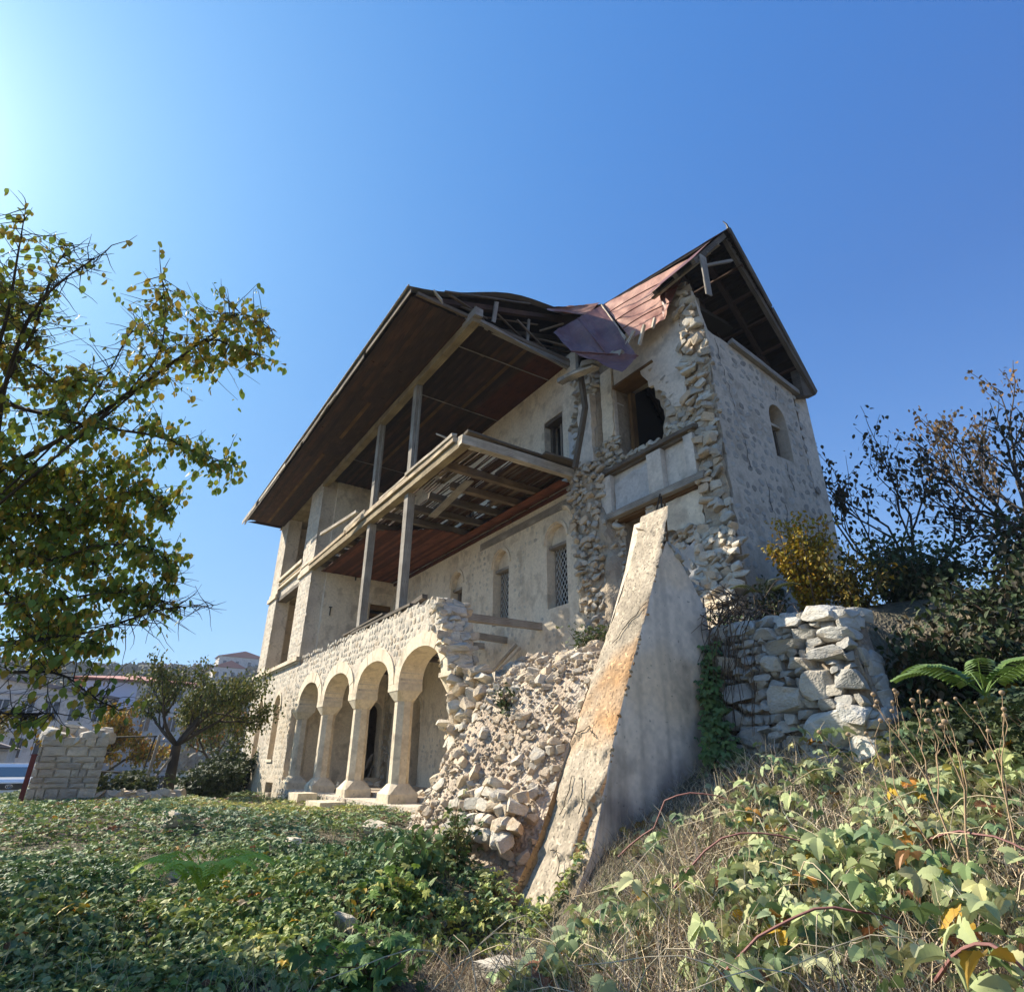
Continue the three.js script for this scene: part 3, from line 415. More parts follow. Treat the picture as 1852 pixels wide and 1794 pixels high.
  part('white_panel', merge([slabZ(ragged([[-8.36, 6.4], [-7.37, 6.38], [-7.37, 7.15], [-8.36, 7.0]], [0.03, 0.01, 0.05, 0.01], 0.12), [], ZW + 0.05, ZW - 0.015)]), M.grey, w);
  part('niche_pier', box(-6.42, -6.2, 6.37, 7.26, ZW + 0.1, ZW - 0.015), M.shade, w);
  plasterPatch([[-7.1, 5.6], [-6.75, 5.35], [-6.25, 5.5], [-6.2, 6.16], [-7.15, 6.16]], [0.09, 0.08, 0.05, 0.01, 0.03], M.plaster, 0.0);
  part('lower_pier', slabZ(ragged([[-7.6, 5.6], [-7.15, 5.6], [-7.15, 6.2], [-7.6, 6.22]], 0.03, 0.12), [], ZW + 0.03, ZW - 0.085), M.shade, w);
  rubble(w, -8.5, -6.2, 3.6, 6.2, (u, v) => !(u > -8.32 && u < -7.55 && v > 5.1) && !(u > -7.15 && v > 5.5), (u, v) => [u, v, ZW - 0.04 + R(-0.06, 0.1)], 0, { tints: [0, 3, 2, 1] });
  plasterPatch([[-6.95, 4.3], [-6.5, 4.2], [-6.35, 5.2], [-6.9, 5.25]], 0.08, M.grey, 0.06);
  part('iron_bar', merge([tube([V(-7.05, 5.35, -8.0), V(-6.98, 6.2, -7.98)], 0.02, 0.018, 5), tube([V(-7.35, 5.5, -8.0), V(-7.0, 6.18, -7.95), V(-6.97, 6.25, -7.95)], 0.02, 0.015, 5)]), M.iron, w);
  part('fallen_bar', tube([V(-6.93, 5.0, -7.95), V(-6.9, 6.1, -7.97)], 0.025, 0.02, 5), M.woodO, w);
}
// end wall
{
  const w = node('end_wall', house);
  const hole = archPath(-10.42, -9.86, 7.05, 7.95, 0.34);
  part('wall', slabX([[-11.05, 2.8], ...jag([-8.28, 2.8], [-8.24, 9.32], 0.04, 0.16), ...jag([-8.24, 9.36], [-11.05, 8.9], 0.03, 0.2)], [hole], -5.66, -6.16), M.endwall, w);
  facing(w, 8.32, 11.0, 3.4, 9.15, (u, v) => !within([[9.86, 10.42, 7.05, 8.3]], 0.1)(u, v) && v < 9.3 - (u - 8.2) * 0.16, (u, v) => [-5.662, v, -u], Math.PI / 2, { h: [0.13, 0.2], w: [0.15, 0.3], d: [0.005, 0.011], tints: [4, 4, 1, 5, 1], tight: 0.76, fill: 0.8, roll: 0.6 });
  part('eave_plate', beam([-5.62, 9.3, -8.9], [-5.62, 8.86, -11.1], 0.1, 0.12), M.woodG, w);
  part('pier_core', bumpy(12, 80, (s, t) => { const y = lerp(3.2, 10.72, t); return [lerp(-6.22, -5.67 - 0.24 * sstep(9.3, 10.7, y), s), y, -8.2 + 0.5 * sstep(5.6, 3.6, y) + (fbm(s * 5, t * 30, 18, 3) - 0.5) * 0.22]; }), M.gapfill, w);
  part('pier_body', merge([slabZ([[-6.2, 3.2], [-5.68, 3.2], [-5.7, 9.2], [-5.95, 10.6], [-6.2, 10.6]], [], -8.3, -8.42)]), M.mortar, w);
  rubble(w, -6.3, -5.6, 3.5, 10.7, (u, v) => u < -5.7 - 0.22 * sstep(9.3, 10.7, v) && u > -6.24 - 0.1 * sstep(6, 4, v), (u, v) => [u, v, -8.18 + 0.5 * sstep(5.6, 3.6, v) + R(-0.08, 0.1)], 0, { h: [0.08, 0.16], w: [0.12, 0.3], tints: [0, 3, 1, 3, 4, 0] });
  rubble(w, -6.25, -5.55, 3.4, 5.2, (u, v) => true, (u, v) => [u, v, -7.6 - (v - 3.4) * 0.25 + R(-0.1, 0.1)], 0, { tints: [0, 3, 2, 2] });
  const f = node('arched_window', house);
  part('backing', box(-6.0, -6.12, 7.05, 8.3, -10.42, -9.86), M.inside, f); part('frame', merge([box(-5.9, -5.98, 7.06, 7.9, -10.4, -10.34), box(-5.9, -5.98, 7.06, 7.9, -9.93, -9.87)]), M.woodK, f); part('lintel', box(-5.8, -6.12, 7.88, 7.94, -10.418, -9.862), M.woodL, f);
  part('back_wall', box(-26.3, -5.7, 0.5, 9.0, -11.04, -11.5), M.mortar, w);
  const cr = []; const crack = (L) => { for (let i = 0; i < L.length - 1; i++) { const [a, b] = L[i], [c, d] = L[i + 1], q = 0.003 + 0.007 * rnd(), g = new THREE.BufferGeometry(); g.setAttribute('position', new THREE.Float32BufferAttribute([-5.645, b, a - q, -5.645, b, a + q, -5.645, d, c - q, -5.645, b, a + q, -5.645, d, c + q, -5.645, d, c - q], 3)); g.computeVertexNormals(); cr.push(boxUV(g)); } };
  crack(jag([-8.45, 9.2], [-8.75, 7.6], 0.05, 0.12)); crack(jag([-8.8, 7.3], [-8.95, 6.4], 0.05, 0.12)); crack(jag([-9.3, 6.4], [-9.6, 4.2], 0.09, 0.12)); crack(jag([-9.7, 6.1], [-9.95, 4.6], 0.09, 0.12)); crack(jag([-10.2, 8.4], [-10.28, 8.85], 0.03, 0.1)); crack(jag([-10.1, 7.0], [-10.2, 6.3], 0.04, 0.1));
  part('crack', merge(cr), M.dark, w);
}
// inside: floors and partitions that keep the rooms dark
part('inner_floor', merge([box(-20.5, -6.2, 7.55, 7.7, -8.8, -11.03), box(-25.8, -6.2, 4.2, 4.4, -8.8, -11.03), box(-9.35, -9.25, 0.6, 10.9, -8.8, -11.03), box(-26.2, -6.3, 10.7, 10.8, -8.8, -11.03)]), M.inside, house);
// ───────────── timber: posts, balcony, ceilings, roofs ─────────────
{
  for (const x of [-12.5, -14.98]) {
    const f = node('post', house);
    part('lower_post', beam([x, 4.66, ZA - 0.1], [x, 7.6, ZA - 0.1], 0.19, 0.2, 0.008), M.woodG, f);
    part('upper_post', merge([beam([x - 0.03, 7.95, ZA - 0.1], [x - 0.04, 10.74, ZA - 0.1], 0.16, 0.2, 0.008), beam([x + 0.08, 7.95, ZA - 0.12], [x + 0.08, 10.7, ZA - 0.12], 0.05, 0.12, 0.006)]), M.woodG, f);
  }
  const b = node('balcony', house);
  part('front_beam', merge([beam([-9.62, 7.7, ZA - 0.02], [-15.3, 7.68, ZA - 0.02], 0.17, 0.2, 0.012), beam([-15.3, 7.68, ZA - 0.02], [-20.3, 7.7, ZA - 0.02], 0.17, 0.2, 0.012)]), M.woodY, b);
  part('front_beam', merge([beam([-9.9, 7.87, ZA + 0.06], [-16.6, 7.86, ZA + 0.04], 0.12, 0.16, 0.014), beam([-16.7, 7.86, ZA + 0.04], [-20.4, 7.84, ZA + 0.03], 0.1, 0.14, 0.012)]), M.woodW, b);
  part('edge_board', merge([beam([-9.9, 7.985, ZA + 0.1], [-12.3, 7.98, ZA + 0.12], 0.07, 0.12, 0.02), beam([-11.4, 8.04, ZA + 0.02], [-14.1, 8.02, ZA + 0.05], 0.05, 0.1, 0.02), beam([-15.0, 7.97, ZA + 0.1], [-16.8, 7.98, ZA + 0.06], 0.1, 0.1, 0.02), beam([-10.2, 8.0, ZA - 0.05], [-10.6, 8.3, ZA + 0.2], 0.03, 0.04)]), M.woodL, b);
  part('loose_rail', beam([-15.3, 8.02, ZA + 0.25], [-17.6, 7.98, ZA + 0.55], 0.09, 0.08, 0.01), M.woodL, b);
  part('end_beam', merge([beam([-9.66, 7.75, ZA + 0.08], [-9.58, 7.72, ZW + 0.1], 0.21, 0.17, 0.015)]), M.woodL, b);
  part('end_board', merge([beam([-9.6, 7.94, ZA + 0.0], [-9.6, 7.9, -7.4], 0.045, 0.22, 0.02), beam([-9.5, 7.93, -7.1], [-9.45, 7.9, ZW + 0.05], 0.05, 0.32, 0.02)]), M.woodK, b);
  const jx = [-10.75, -11.62, -12.5, -13.4, -14.3, -15.2, -16.1, -17.0, -17.9, -18.8, -19.6];
  jx.forEach((x, i) => { const z0 = i === 1 ? -5.95 : i === 2 ? -5.8 : ZA - 0.12; part('joist', beam([x, 7.69 - R(0, 0.03), z0], [x + R(-0.04, 0.04), 7.69, ZW + 0.02], 0.17, 0.14, 0.014), pick([M.woodK, M.woodK, M.woodB]), b); });
  part('hanging_board', merge([beam([-11.0, 7.6, -6.1], [-13.4, 7.56, -6.35], 0.03, 0.2, 0.01)]), M.woodG, b);
  // floor boards over the joists, some gone; thin laths under them
  const fb = [M.woodD3, M.woodK, M.woodB, M.woodD3];
  for (let k = 0; k < 24; k++) {
    const z = ZA - 0.15 - k * 0.122; let x = -9.72; const L = [];
    while (x > -20) { const len = Math.min(R(1.2, 3.2), x + 20.2), x1 = x - len, c = (x + x1) / 2; const gone = (k > 1 && k < 9 && c < -10.9 && c > -13.6 && rnd() < 0.85) || rnd() < 0.16; if (!gone) part('floor_board', beam([x - 0.015, 7.81, z], [x1, 7.81, z], 0.028, 0.108, 0.006, 3), pick(fb), b); x = x1; }
  }
  const lath = []; for (const [a, c] of [[-9.75, -10.68], [-10.82, -11.55], [-11.7, -12.43], [-12.58, -13.3], [-13.5, -14.2], [-14.4, -15.1], [-15.3, -16], [-16.2, -16.9]]) for (let z = -5.5; z > -8.1; z -= 0.075) if (rnd() < 0.62) lath.push(beam([a, 7.775 + R(-0.012, 0.01), z + R(-0.02, 0.02)], [c - R(-0.05, 0.1), 7.775 + R(-0.03, 0.01), z + R(-0.03, 0.03)], 0.012, 0.03, 0.004, 2));
  tag(part('lath', merge(lath), M.woodD3, b), null, null, null, 'stuff');
  // red-brown boarded ceiling below the balcony, left of the gap and along the wall
  const c = node('balcony_ceiling', house);
  for (let k = 0; k < 23; k++) { const z = -5.55 - k * 0.114; const e = k > 19 ? -9.75 : -14.15 - Math.max(0, 12 - k) * 0.09 - R(0, 0.12); part('ceiling_board', beam([e, 7.575, z], [-20.08, 7.575, z], 0.018, 0.11, 0.003, 4), pick([M.woodR, M.woodR, M.woodR2]), c); }
  part('cornice_board', beam([-9.75, 7.5, ZW + 0.03], [-20.05, 7.5, ZW + 0.03], 0.1, 0.05, 0.004), M.woodR2, c);
  // upper ceiling and eaves soffit
  const u = node('porch_ceiling', house);
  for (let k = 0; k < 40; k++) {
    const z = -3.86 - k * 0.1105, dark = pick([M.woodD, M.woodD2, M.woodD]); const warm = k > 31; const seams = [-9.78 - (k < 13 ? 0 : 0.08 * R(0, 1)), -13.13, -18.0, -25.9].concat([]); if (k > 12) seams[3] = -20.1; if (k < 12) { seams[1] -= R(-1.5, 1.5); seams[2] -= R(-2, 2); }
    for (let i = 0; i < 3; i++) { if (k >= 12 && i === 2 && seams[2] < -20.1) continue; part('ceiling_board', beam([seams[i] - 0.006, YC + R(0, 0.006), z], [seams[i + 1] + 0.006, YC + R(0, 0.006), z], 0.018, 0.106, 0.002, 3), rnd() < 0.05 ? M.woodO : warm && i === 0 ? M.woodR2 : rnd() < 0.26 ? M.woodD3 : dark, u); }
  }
  part('soffit_wing', box(-26.6, -20.1, YC + 0.03, YC + 0.05, -5.19, -8.2), M.woodY, u);
  part('wall_plate', merge([beam([-9.45, 10.86, ZA - 0.08], [-15.0, 10.87, ZA - 0.08], 0.2, 0.2, 0.01), beam([-15.0, 10.87, ZA - 0.08], [-20.3, 10.87, ZA - 0.08], 0.2, 0.2, 0.01)]), M.woodY, u);
  part('seam_strip', merge([beam([-10.69, 10.975, -5.4], [-10.6, 10.975, -8.2], 0.012, 0.03, 0.004), beam([-13.13, 10.975, -5.4], [-13.13, 10.975, -8.2], 0.012, 0.03, 0.004), beam([-18.0, 10.975, -5.4], [-18.0, 10.975, -8.2], 0.012, 0.03, 0.004)]), M.woodG, u);
  // main roof over the porch
  const r = node('main_roof', house);
  const RY = (x, z) => { const t = (-3.68 - z) / 5.22; return lerp(11.17, 12.95, t) + 0.16 * Math.sin(Math.PI * clamp(t, 0, 1)) - 0.0 * x + (x > -11.2 ? -0.1 * Math.sin(t * 9) * (x + 11.2) / 1.5 : 0); };
  const nx = 8;
  for (let i = 0; i < nx; i++) {
    const x0 = lerp(-9.72, -26.85, i / nx), x1 = lerp(-9.72, -26.85, (i + 1) / nx);
    const surf = (o) => bumpy(30, 14, (s, t) => { const x = lerp(x0, x1 - 0.03, s), z = lerp(-3.66, -8.95, t); return [x, RY(x, z) + o + 0.008 * Math.sin(x * 46) + i * 0.002, z]; });
    part('roof_sheet', merge([surf(0.03), surf(0.022)]), M.tin, r);
  }
  part('roof_underlay', merge([bumpy(20, 10, (s, t) => { const x = lerp(-9.85, -26.6, s), z = lerp(-3.75, -8.95, t); return [x, RY(x, z) - 0.04, z]; })]), M.woodD2, r);
  const fas = []; for (let x = -9.68; x > -26.6; x -= 2.8) fas.push(beam([x, 11.1 + R(-0.03, 0.02), -3.74 + R(-0.02, 0.02)], [Math.max(-26.7, x - R(2.6, 2.78)), 11.1 + R(-0.03, 0.02), -3.74 + R(-0.02, 0.02)], R(0.13, 0.19), 0.03, 0.012)); part('fascia', merge(fas), M.woodK, r);
  part('eave_trim', merge([beam([-9.7, 11.2, -3.68], [-18, 11.21, -3.68], 0.035, 0.03, 0.006), beam([-18, 11.21, -3.68], [-26.85, 11.2, -3.68], 0.035, 0.03, 0.006), beam([-14.6, 11.03, -3.7], [-18.9, 11.0, -3.68], 0.03, 0.02, 0.01), beam([-19.8, 11.03, -3.68], [-23.6, 11.02, -3.66], 0.12, 0.02, 0.014), beam([-24.2, 11.06, -3.66], [-26.6, 11.04, -3.62], 0.16, 0.02, 0.012)]), M.woodL, r);
  part('gable_boards', slabX([[-3.8, 11.05], [-8.2, 11.05], [-8.2, 12.5]], [], -26.4, -26.36), M.woodD, r);
  // exposed attic end: rafters, struts and laths
  const raf = (x, y0, z0, y1, z1, m, h = 0.13, w = 0.1) => part('rafter', beam([x, y0, z0], [x + R(-0.06, 0.06), y1, z1], h, w, 0.012), m, r);
  raf(-9.85, 11.06, -3.9, 12.6, -8.6, M.woodD3); raf(-10.7, 11.06, -3.9, 12.6, -8.6, M.woodK); raf(-11.6, 11.06, -3.9, 12.6, -8.6, M.woodK); raf(-12.6, 11.06, -3.9, 12.6, -8.6, M.woodK);
  part('tie_beam', beam([-9.8, 11.1, -5.3], [-9.78, 10.98, -8.2], 0.16, 0.14, 0.02), M.woodG, r);
  part('ceiling_joist', beam([-9.72, 11.08, -3.9], [-9.74, 11.06, -8.2], 0.09, 0.07, 0.02), M.woodB, r);
  part('ceiling_joist', beam([-9.62, 10.98, -5.3], [-9.72, 10.8, -8.1], 0.05, 0.06, 0.03), M.woodG, r);
  part('beam_end', beam([-9.35, 10.98, ZA - 0.08], [-9.95, 10.98, ZA - 0.08], 0.2, 0.21, 0.01), M.woodG, r);
  part('splintered_board', merge([beam([-9.6, 11.22, -4.25], [-9.5, 10.95, -4.42], 0.03, 0.1, 0.01)]), M.woodL, r);
  part('strut', merge([beam([-9.75, 11.25, -5.9], [-9.7, 11.85, -5.95], 0.09, 0.06), beam([-9.9, 11.2, -7.0], [-9.9, 12.0, -7.05], 0.06, 0.05)]), M.woodG, r);
  const st = []; for (let i = 0; i < 16; i++) { const z = R(-8, -4.6), x = R(-10.6, -9.6), y = 11.15 + (-(z) - 4) * 0.1 + R(0, 0.35); st.push(beam([x, y, z], [x + R(-0.5, 0.5), y + R(-0.35, 0.3), z - R(0.4, 1.6)], R(0.025, 0.05), R(0.03, 0.07), 0.01, 2)); }
  tag(part('lath', merge(st), M.woodB, r), null, null, null, 'stuff');
  part('top_batten', merge([beam([-9.6, 11.35, -4.5], [-9.66, 12.25, -6.9], 0.04, 0.05, 0.015)]), M.woodK, r);
}
// collapsed metal roof over the bay
{
  const r = node('fallen_roof', house);
  const quad = (a, b, c, d, sag, nx = 22, ny = 18) => { const A = V(...a), B = V(...b), C = V(...c), D = V(...d), n = B.clone().sub(A).cross(D.clone().sub(A)).normalize(); return bumpy(nx, ny, (s, t) => { const p = A.clone().lerp(B, s).lerp(D.clone().lerp(C, s), t); p.addScaledVector(n, sag * Math.sin(Math.PI * s) * Math.sin(Math.PI * t) + 0.1 * (fbm(s * 4 + a[0], t * 4, 51, 3) - 0.5)); return [p.x, p.y, p.z]; }); };
  const seam = (p, q, m) => part('seam', beam(p, q, 0.022, 0.035, 0.006), m, r);
  // lit slab leaning against the end wall: four strips between standing seams
  const TL = [-8.36, 11.9, -8.2], TR = [-5.72, 11.3, -8.28], BR = [-6.34, 9.92, -7.9], BL = [-7.12, 9.84, -7.7];
  const L3 = (a, b, t) => a.map((v, i) => lerp(v, b[i], t));
  part('roof_sheet', quad(TL, TR, BR, BL, 0.05, 24, 20), M.rust, r);
  for (let i = 1; i < 4; i++) { const p = L3(TL, BL, i / 4), q = L3(TR, BR, i / 4), m = L3(p, q, 0.5); p[2] += 0.01; q[2] += 0.01; m[2] += 0.07; part('seam', tube(new THREE.QuadraticBezierCurve3(V(...p), V(m[0], m[1], m[2] + 0.05), V(...q)).getPoints(10), 0.013, 0.013, 5), M.rustS, r); }
  
  part('bent_flap', quad([-6.42, 10.72, -7.95], [-6.2, 10.74, -7.9], [-6.2, 10.0, -7.8], [-6.36, 9.95, -7.86], 0.05, 6, 8), M.rustD, r);
  // shaded slab hanging over the opening
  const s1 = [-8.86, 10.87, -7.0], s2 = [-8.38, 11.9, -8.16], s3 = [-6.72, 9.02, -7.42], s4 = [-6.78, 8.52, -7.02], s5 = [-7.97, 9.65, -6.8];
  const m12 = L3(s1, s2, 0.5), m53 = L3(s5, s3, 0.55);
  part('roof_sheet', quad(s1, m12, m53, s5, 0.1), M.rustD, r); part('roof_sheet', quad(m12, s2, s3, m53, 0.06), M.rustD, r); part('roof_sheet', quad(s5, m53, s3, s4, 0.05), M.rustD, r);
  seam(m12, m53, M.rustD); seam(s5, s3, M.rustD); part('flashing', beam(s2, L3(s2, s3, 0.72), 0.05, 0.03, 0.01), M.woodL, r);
  part('roof_sheet', quad([-9.82, 12.5, -7.5], [-8.42, 12.0, -8.15], [-8.7, 11.75, -7.95], [-9.3, 11.95, -7.2], 0.08), M.rust, r);
  part('roof_sheet', quad([-9.7, 12.42, -7.45], [-8.4, 11.95, -8.2], [-8.6, 12.2, -9.0], [-9.8, 12.9, -8.9], 0.05), M.rust, r);
  part('front_underlay', bumpy(6, 8, (s, t) => [lerp(-5.28, -6.6, s), lerp(11.95, 10.45, t) - 0.03, lerp(-8.88, -7.66, t)]), M.woodK2, r); part('underlay', quad([-9.6, 12.2, -7.6], [-8.4, 11.8, -8.4], [-7.9, 10.9, -8.1], [-9.2, 10.8, -8.1], 0.03), M.woodD2, r);
  for (const [a, b, m, h, w] of [[[-8.95, 9.62, -7.25], [-7.25, 9.36, -7.35], M.woodG, 0.1, 0.16], [[-9.0, 9.7, -7.3], [-7.7, 9.25, -7.2], M.woodL, 0.05, 0.2], [[-8.1, 9.55, -7.2], [-7.0, 9.2, -7.3], M.woodG, 0.12, 0.12]]) part('fallen_timber', beam(a, b, h, w, 0.014), m, r);
  part('hanging_timber', merge([beam([-8.55, 9.85, -7.5], [-8.45, 8.75, -7.52], 0.1, 0.1, 0.012), beam([-8.45, 8.8, -7.52], [-8.85, 7.45, -7.5], 0.1, 0.09, 0.012)]), M.woodK, r);
  for (const [a, b] of [[[-7.0, 9.95, -7.7], [-7.2, 9.6, -7.6]], [[-6.75, 9.95, -7.75], [-6.85, 9.45, -7.65]], [[-6.5, 9.98, -7.8], [-6.52, 9.7, -7.72]], [[-7.15, 9.98, -7.8], [-7.35, 9.75, -7.7]]]) part('broken_lath', beam(a, b, 0.06, 0.05, 0.008), M.woodL, r);
}
// gable roof over the end wall, seen from below
{
  const r = node('gable_roof', house);
  const ridge = (x) => [x, interp(-x, [[5.2, 11.97], [9.7, 12.9], [27, 12.95]]), -8.9], eave = (x) => [x, interp(-x, [[5.45, 9.0], [9, 9.05], [27, 9.05]]), -11.5];
  const slope = (x, t, o = 0) => { const a = ridge(x), b = eave(x); return [x, lerp(a[1], b[1], t) + o + 0.1 * Math.sin(t * Math.PI), lerp(a[2], b[2], t)]; };
  const vx = (t) => lerp(-5.2, -5.47, t);
  const sheet = (x0, x1, o) => bumpy(16, 24, (s, t) => { const x = lerp(x0(t), x1, s); return slope(x, t, o + 0.02 * (fbm(x * 3, t * 8, 61, 2) - 0.5)); });
  part('roof_sheet', merge([sheet(vx, -9.6, 0.03)]), M.rustD, r); part('roof_sheet', merge([sheet(() => -9.62, -26.8, 0.03)]), M.tin, r); part('underlay', sheet((t) => vx(t) - 0.04, -9.6, 0.012), M.woodK2, r);
  const holesAt = [[0.55, -5.75], [0.6, -5.32], [0.63, -5.4]];
  for (let k = 0; k < 22; k++) { const t = (k + 0.5) / 22; if (k === 12 || k === 13) { part('sheathing_board', beam(slope(-5.95, t, -0.012), slope(-9.4, t, -0.012), 0.02, 0.19, 0.008), M.woodK2, r); continue; } part('sheathing_board', beam(slope(vx(t) - 0.03, t, -0.012), slope(-9.4, t, -0.012), 0.02, 0.2, 0.008), pick([M.woodK2, M.woodK2, M.woodD2]), r); }
  for (const x of [-5.36, -5.95, -6.6, -7.3, -8.1, -9]) { const o = Math.min(0, x + 5.36); part('rafter', beam(slope(x, 0.02, -0.1), slope(x - 0.1, 0.98, -0.12), 0.13, 0.09, 0.016), x > -5.5 ? M.woodK : M.woodD, r); }
  for (const t of [0.18, 0.34, 0.5, 0.66, 0.8, 0.92]) part('purlin', beam(slope(vx(t) - 0.06, t, -0.2), slope(-7.8, t, -0.2), 0.05, 0.08, 0.012), M.woodD3, r);
  part('verge_board', merge([beam(slope(-5.18, 0, 0.0), slope(-5.33, 0.5, 0.0), 0.13, 0.03, 0.01), beam(slope(-5.33, 0.5, 0.0), slope(-5.45, 1.0, 0.0), 0.13, 0.03, 0.01)]), M.woodK, r);
  part('soffit', slabX([[-11.52, 8.95], [-11.5, 9.05], [-11.02, 9.5], [-11.02, 8.75]], [], -5.48, -5.66), M.woodK, r);
  // steep front piece beside the ridge
  const fr = (x, t, o = 0) => [x, lerp(11.95, 10.45, t) + o, lerp(-8.88, -7.62, t)];
  part('roof_sheet', bumpy(8, 10, (s, t) => fr(lerp(-5.2 - 0.05 * t, -6.6, s), t, 0.03 + 0.05 * Math.sin(t * 3.1))), M.rustD, r);
  for (const x of [-5.3, -5.75, -6.3]) part('rafter', beam(fr(x, 0.03, -0.08), fr(x, 0.97, -0.08), 0.11, 0.08, 0.015), M.woodK, r);
  part('batten', merge([0.3, 0.6, 0.85].map((t) => beam(fr(-5.22, t, -0.17), fr(-6.5, t, -0.17), 0.05, 0.06, 0.012))), M.woodG, r);
  part('strut', beam([-5.4, 11.35, -9.1], [-5.4, 10.65, -8.1], 0.05, 0.06), M.woodG, r);
  part('hanging_board', beam([-5.22, 10.62, -7.86], [-5.2, 9.62, -7.84], 0.16, 0.03, 0.012), M.woodG, r);
  part('collar_beam', beam([-6.5, 10.0, -8.3], [-6.5, 9.9, -10.4], 0.12, 0.1), M.woodD, r);
  part('finial', tube([V(-5.2, 11.98, -8.9), V(-5.21, 12.1, -8.88), V(-5.25, 12.2, -8.83)], 0.03, 0.008, 5), M.iron, r);
  part('attic_back', box(-9.6, -9.5, 10.8, 12.2, -8.3, -10), M.inside, r);
}
// three floor joists left over the arcade bay
{
  const g = node('porch_joists', house);
  part('joist', beam([-11.1, 4.44, -5.5], [-11.15, 4.5, -8.35], 0.16, 0.15, 0.014), M.woodG, g);
  part('joist', beam([-12.45, 4.42, -5.5], [-12.6, 4.4, -8.3], 0.15, 0.14, 0.014), M.woodG, g);
  part('joist', beam([-13.6, 4.3, -5.5], [-13.7, 4.42, -8.3], 0.15, 0.14, 0.014), M.woodG, g);
  for (const x of [-14.9, -16.1, -17.3, -18.5, -19.5]) part('joist', beam([x, 4.36, -5.65], [x, 4.36, -8.25], 0.15, 0.14, 0.014), M.woodK, g);
  for (let k = 0; k < 20; k++) { const z = -5.75 - k * 0.12; part('floor_board', beam([-14.6 - R(0, 0.8), 4.455, z], [-20.0, 4.455, z], 0.025, 0.11, 0.005, 3), pick([M.woodK, M.woodG]), g); }
  part('leaning_board', merge([beam([-12.6, 3.3, -7.5], [-12.0, 4.2, -8.1], 0.05, 0.12), beam([-12.2, 3.3, -7.4], [-11.8, 4.1, -8.1], 0.04, 0.1)]), M.woodL, g);
}
HS.build('rubble_stone', house); FS.build('facing_stone', house);
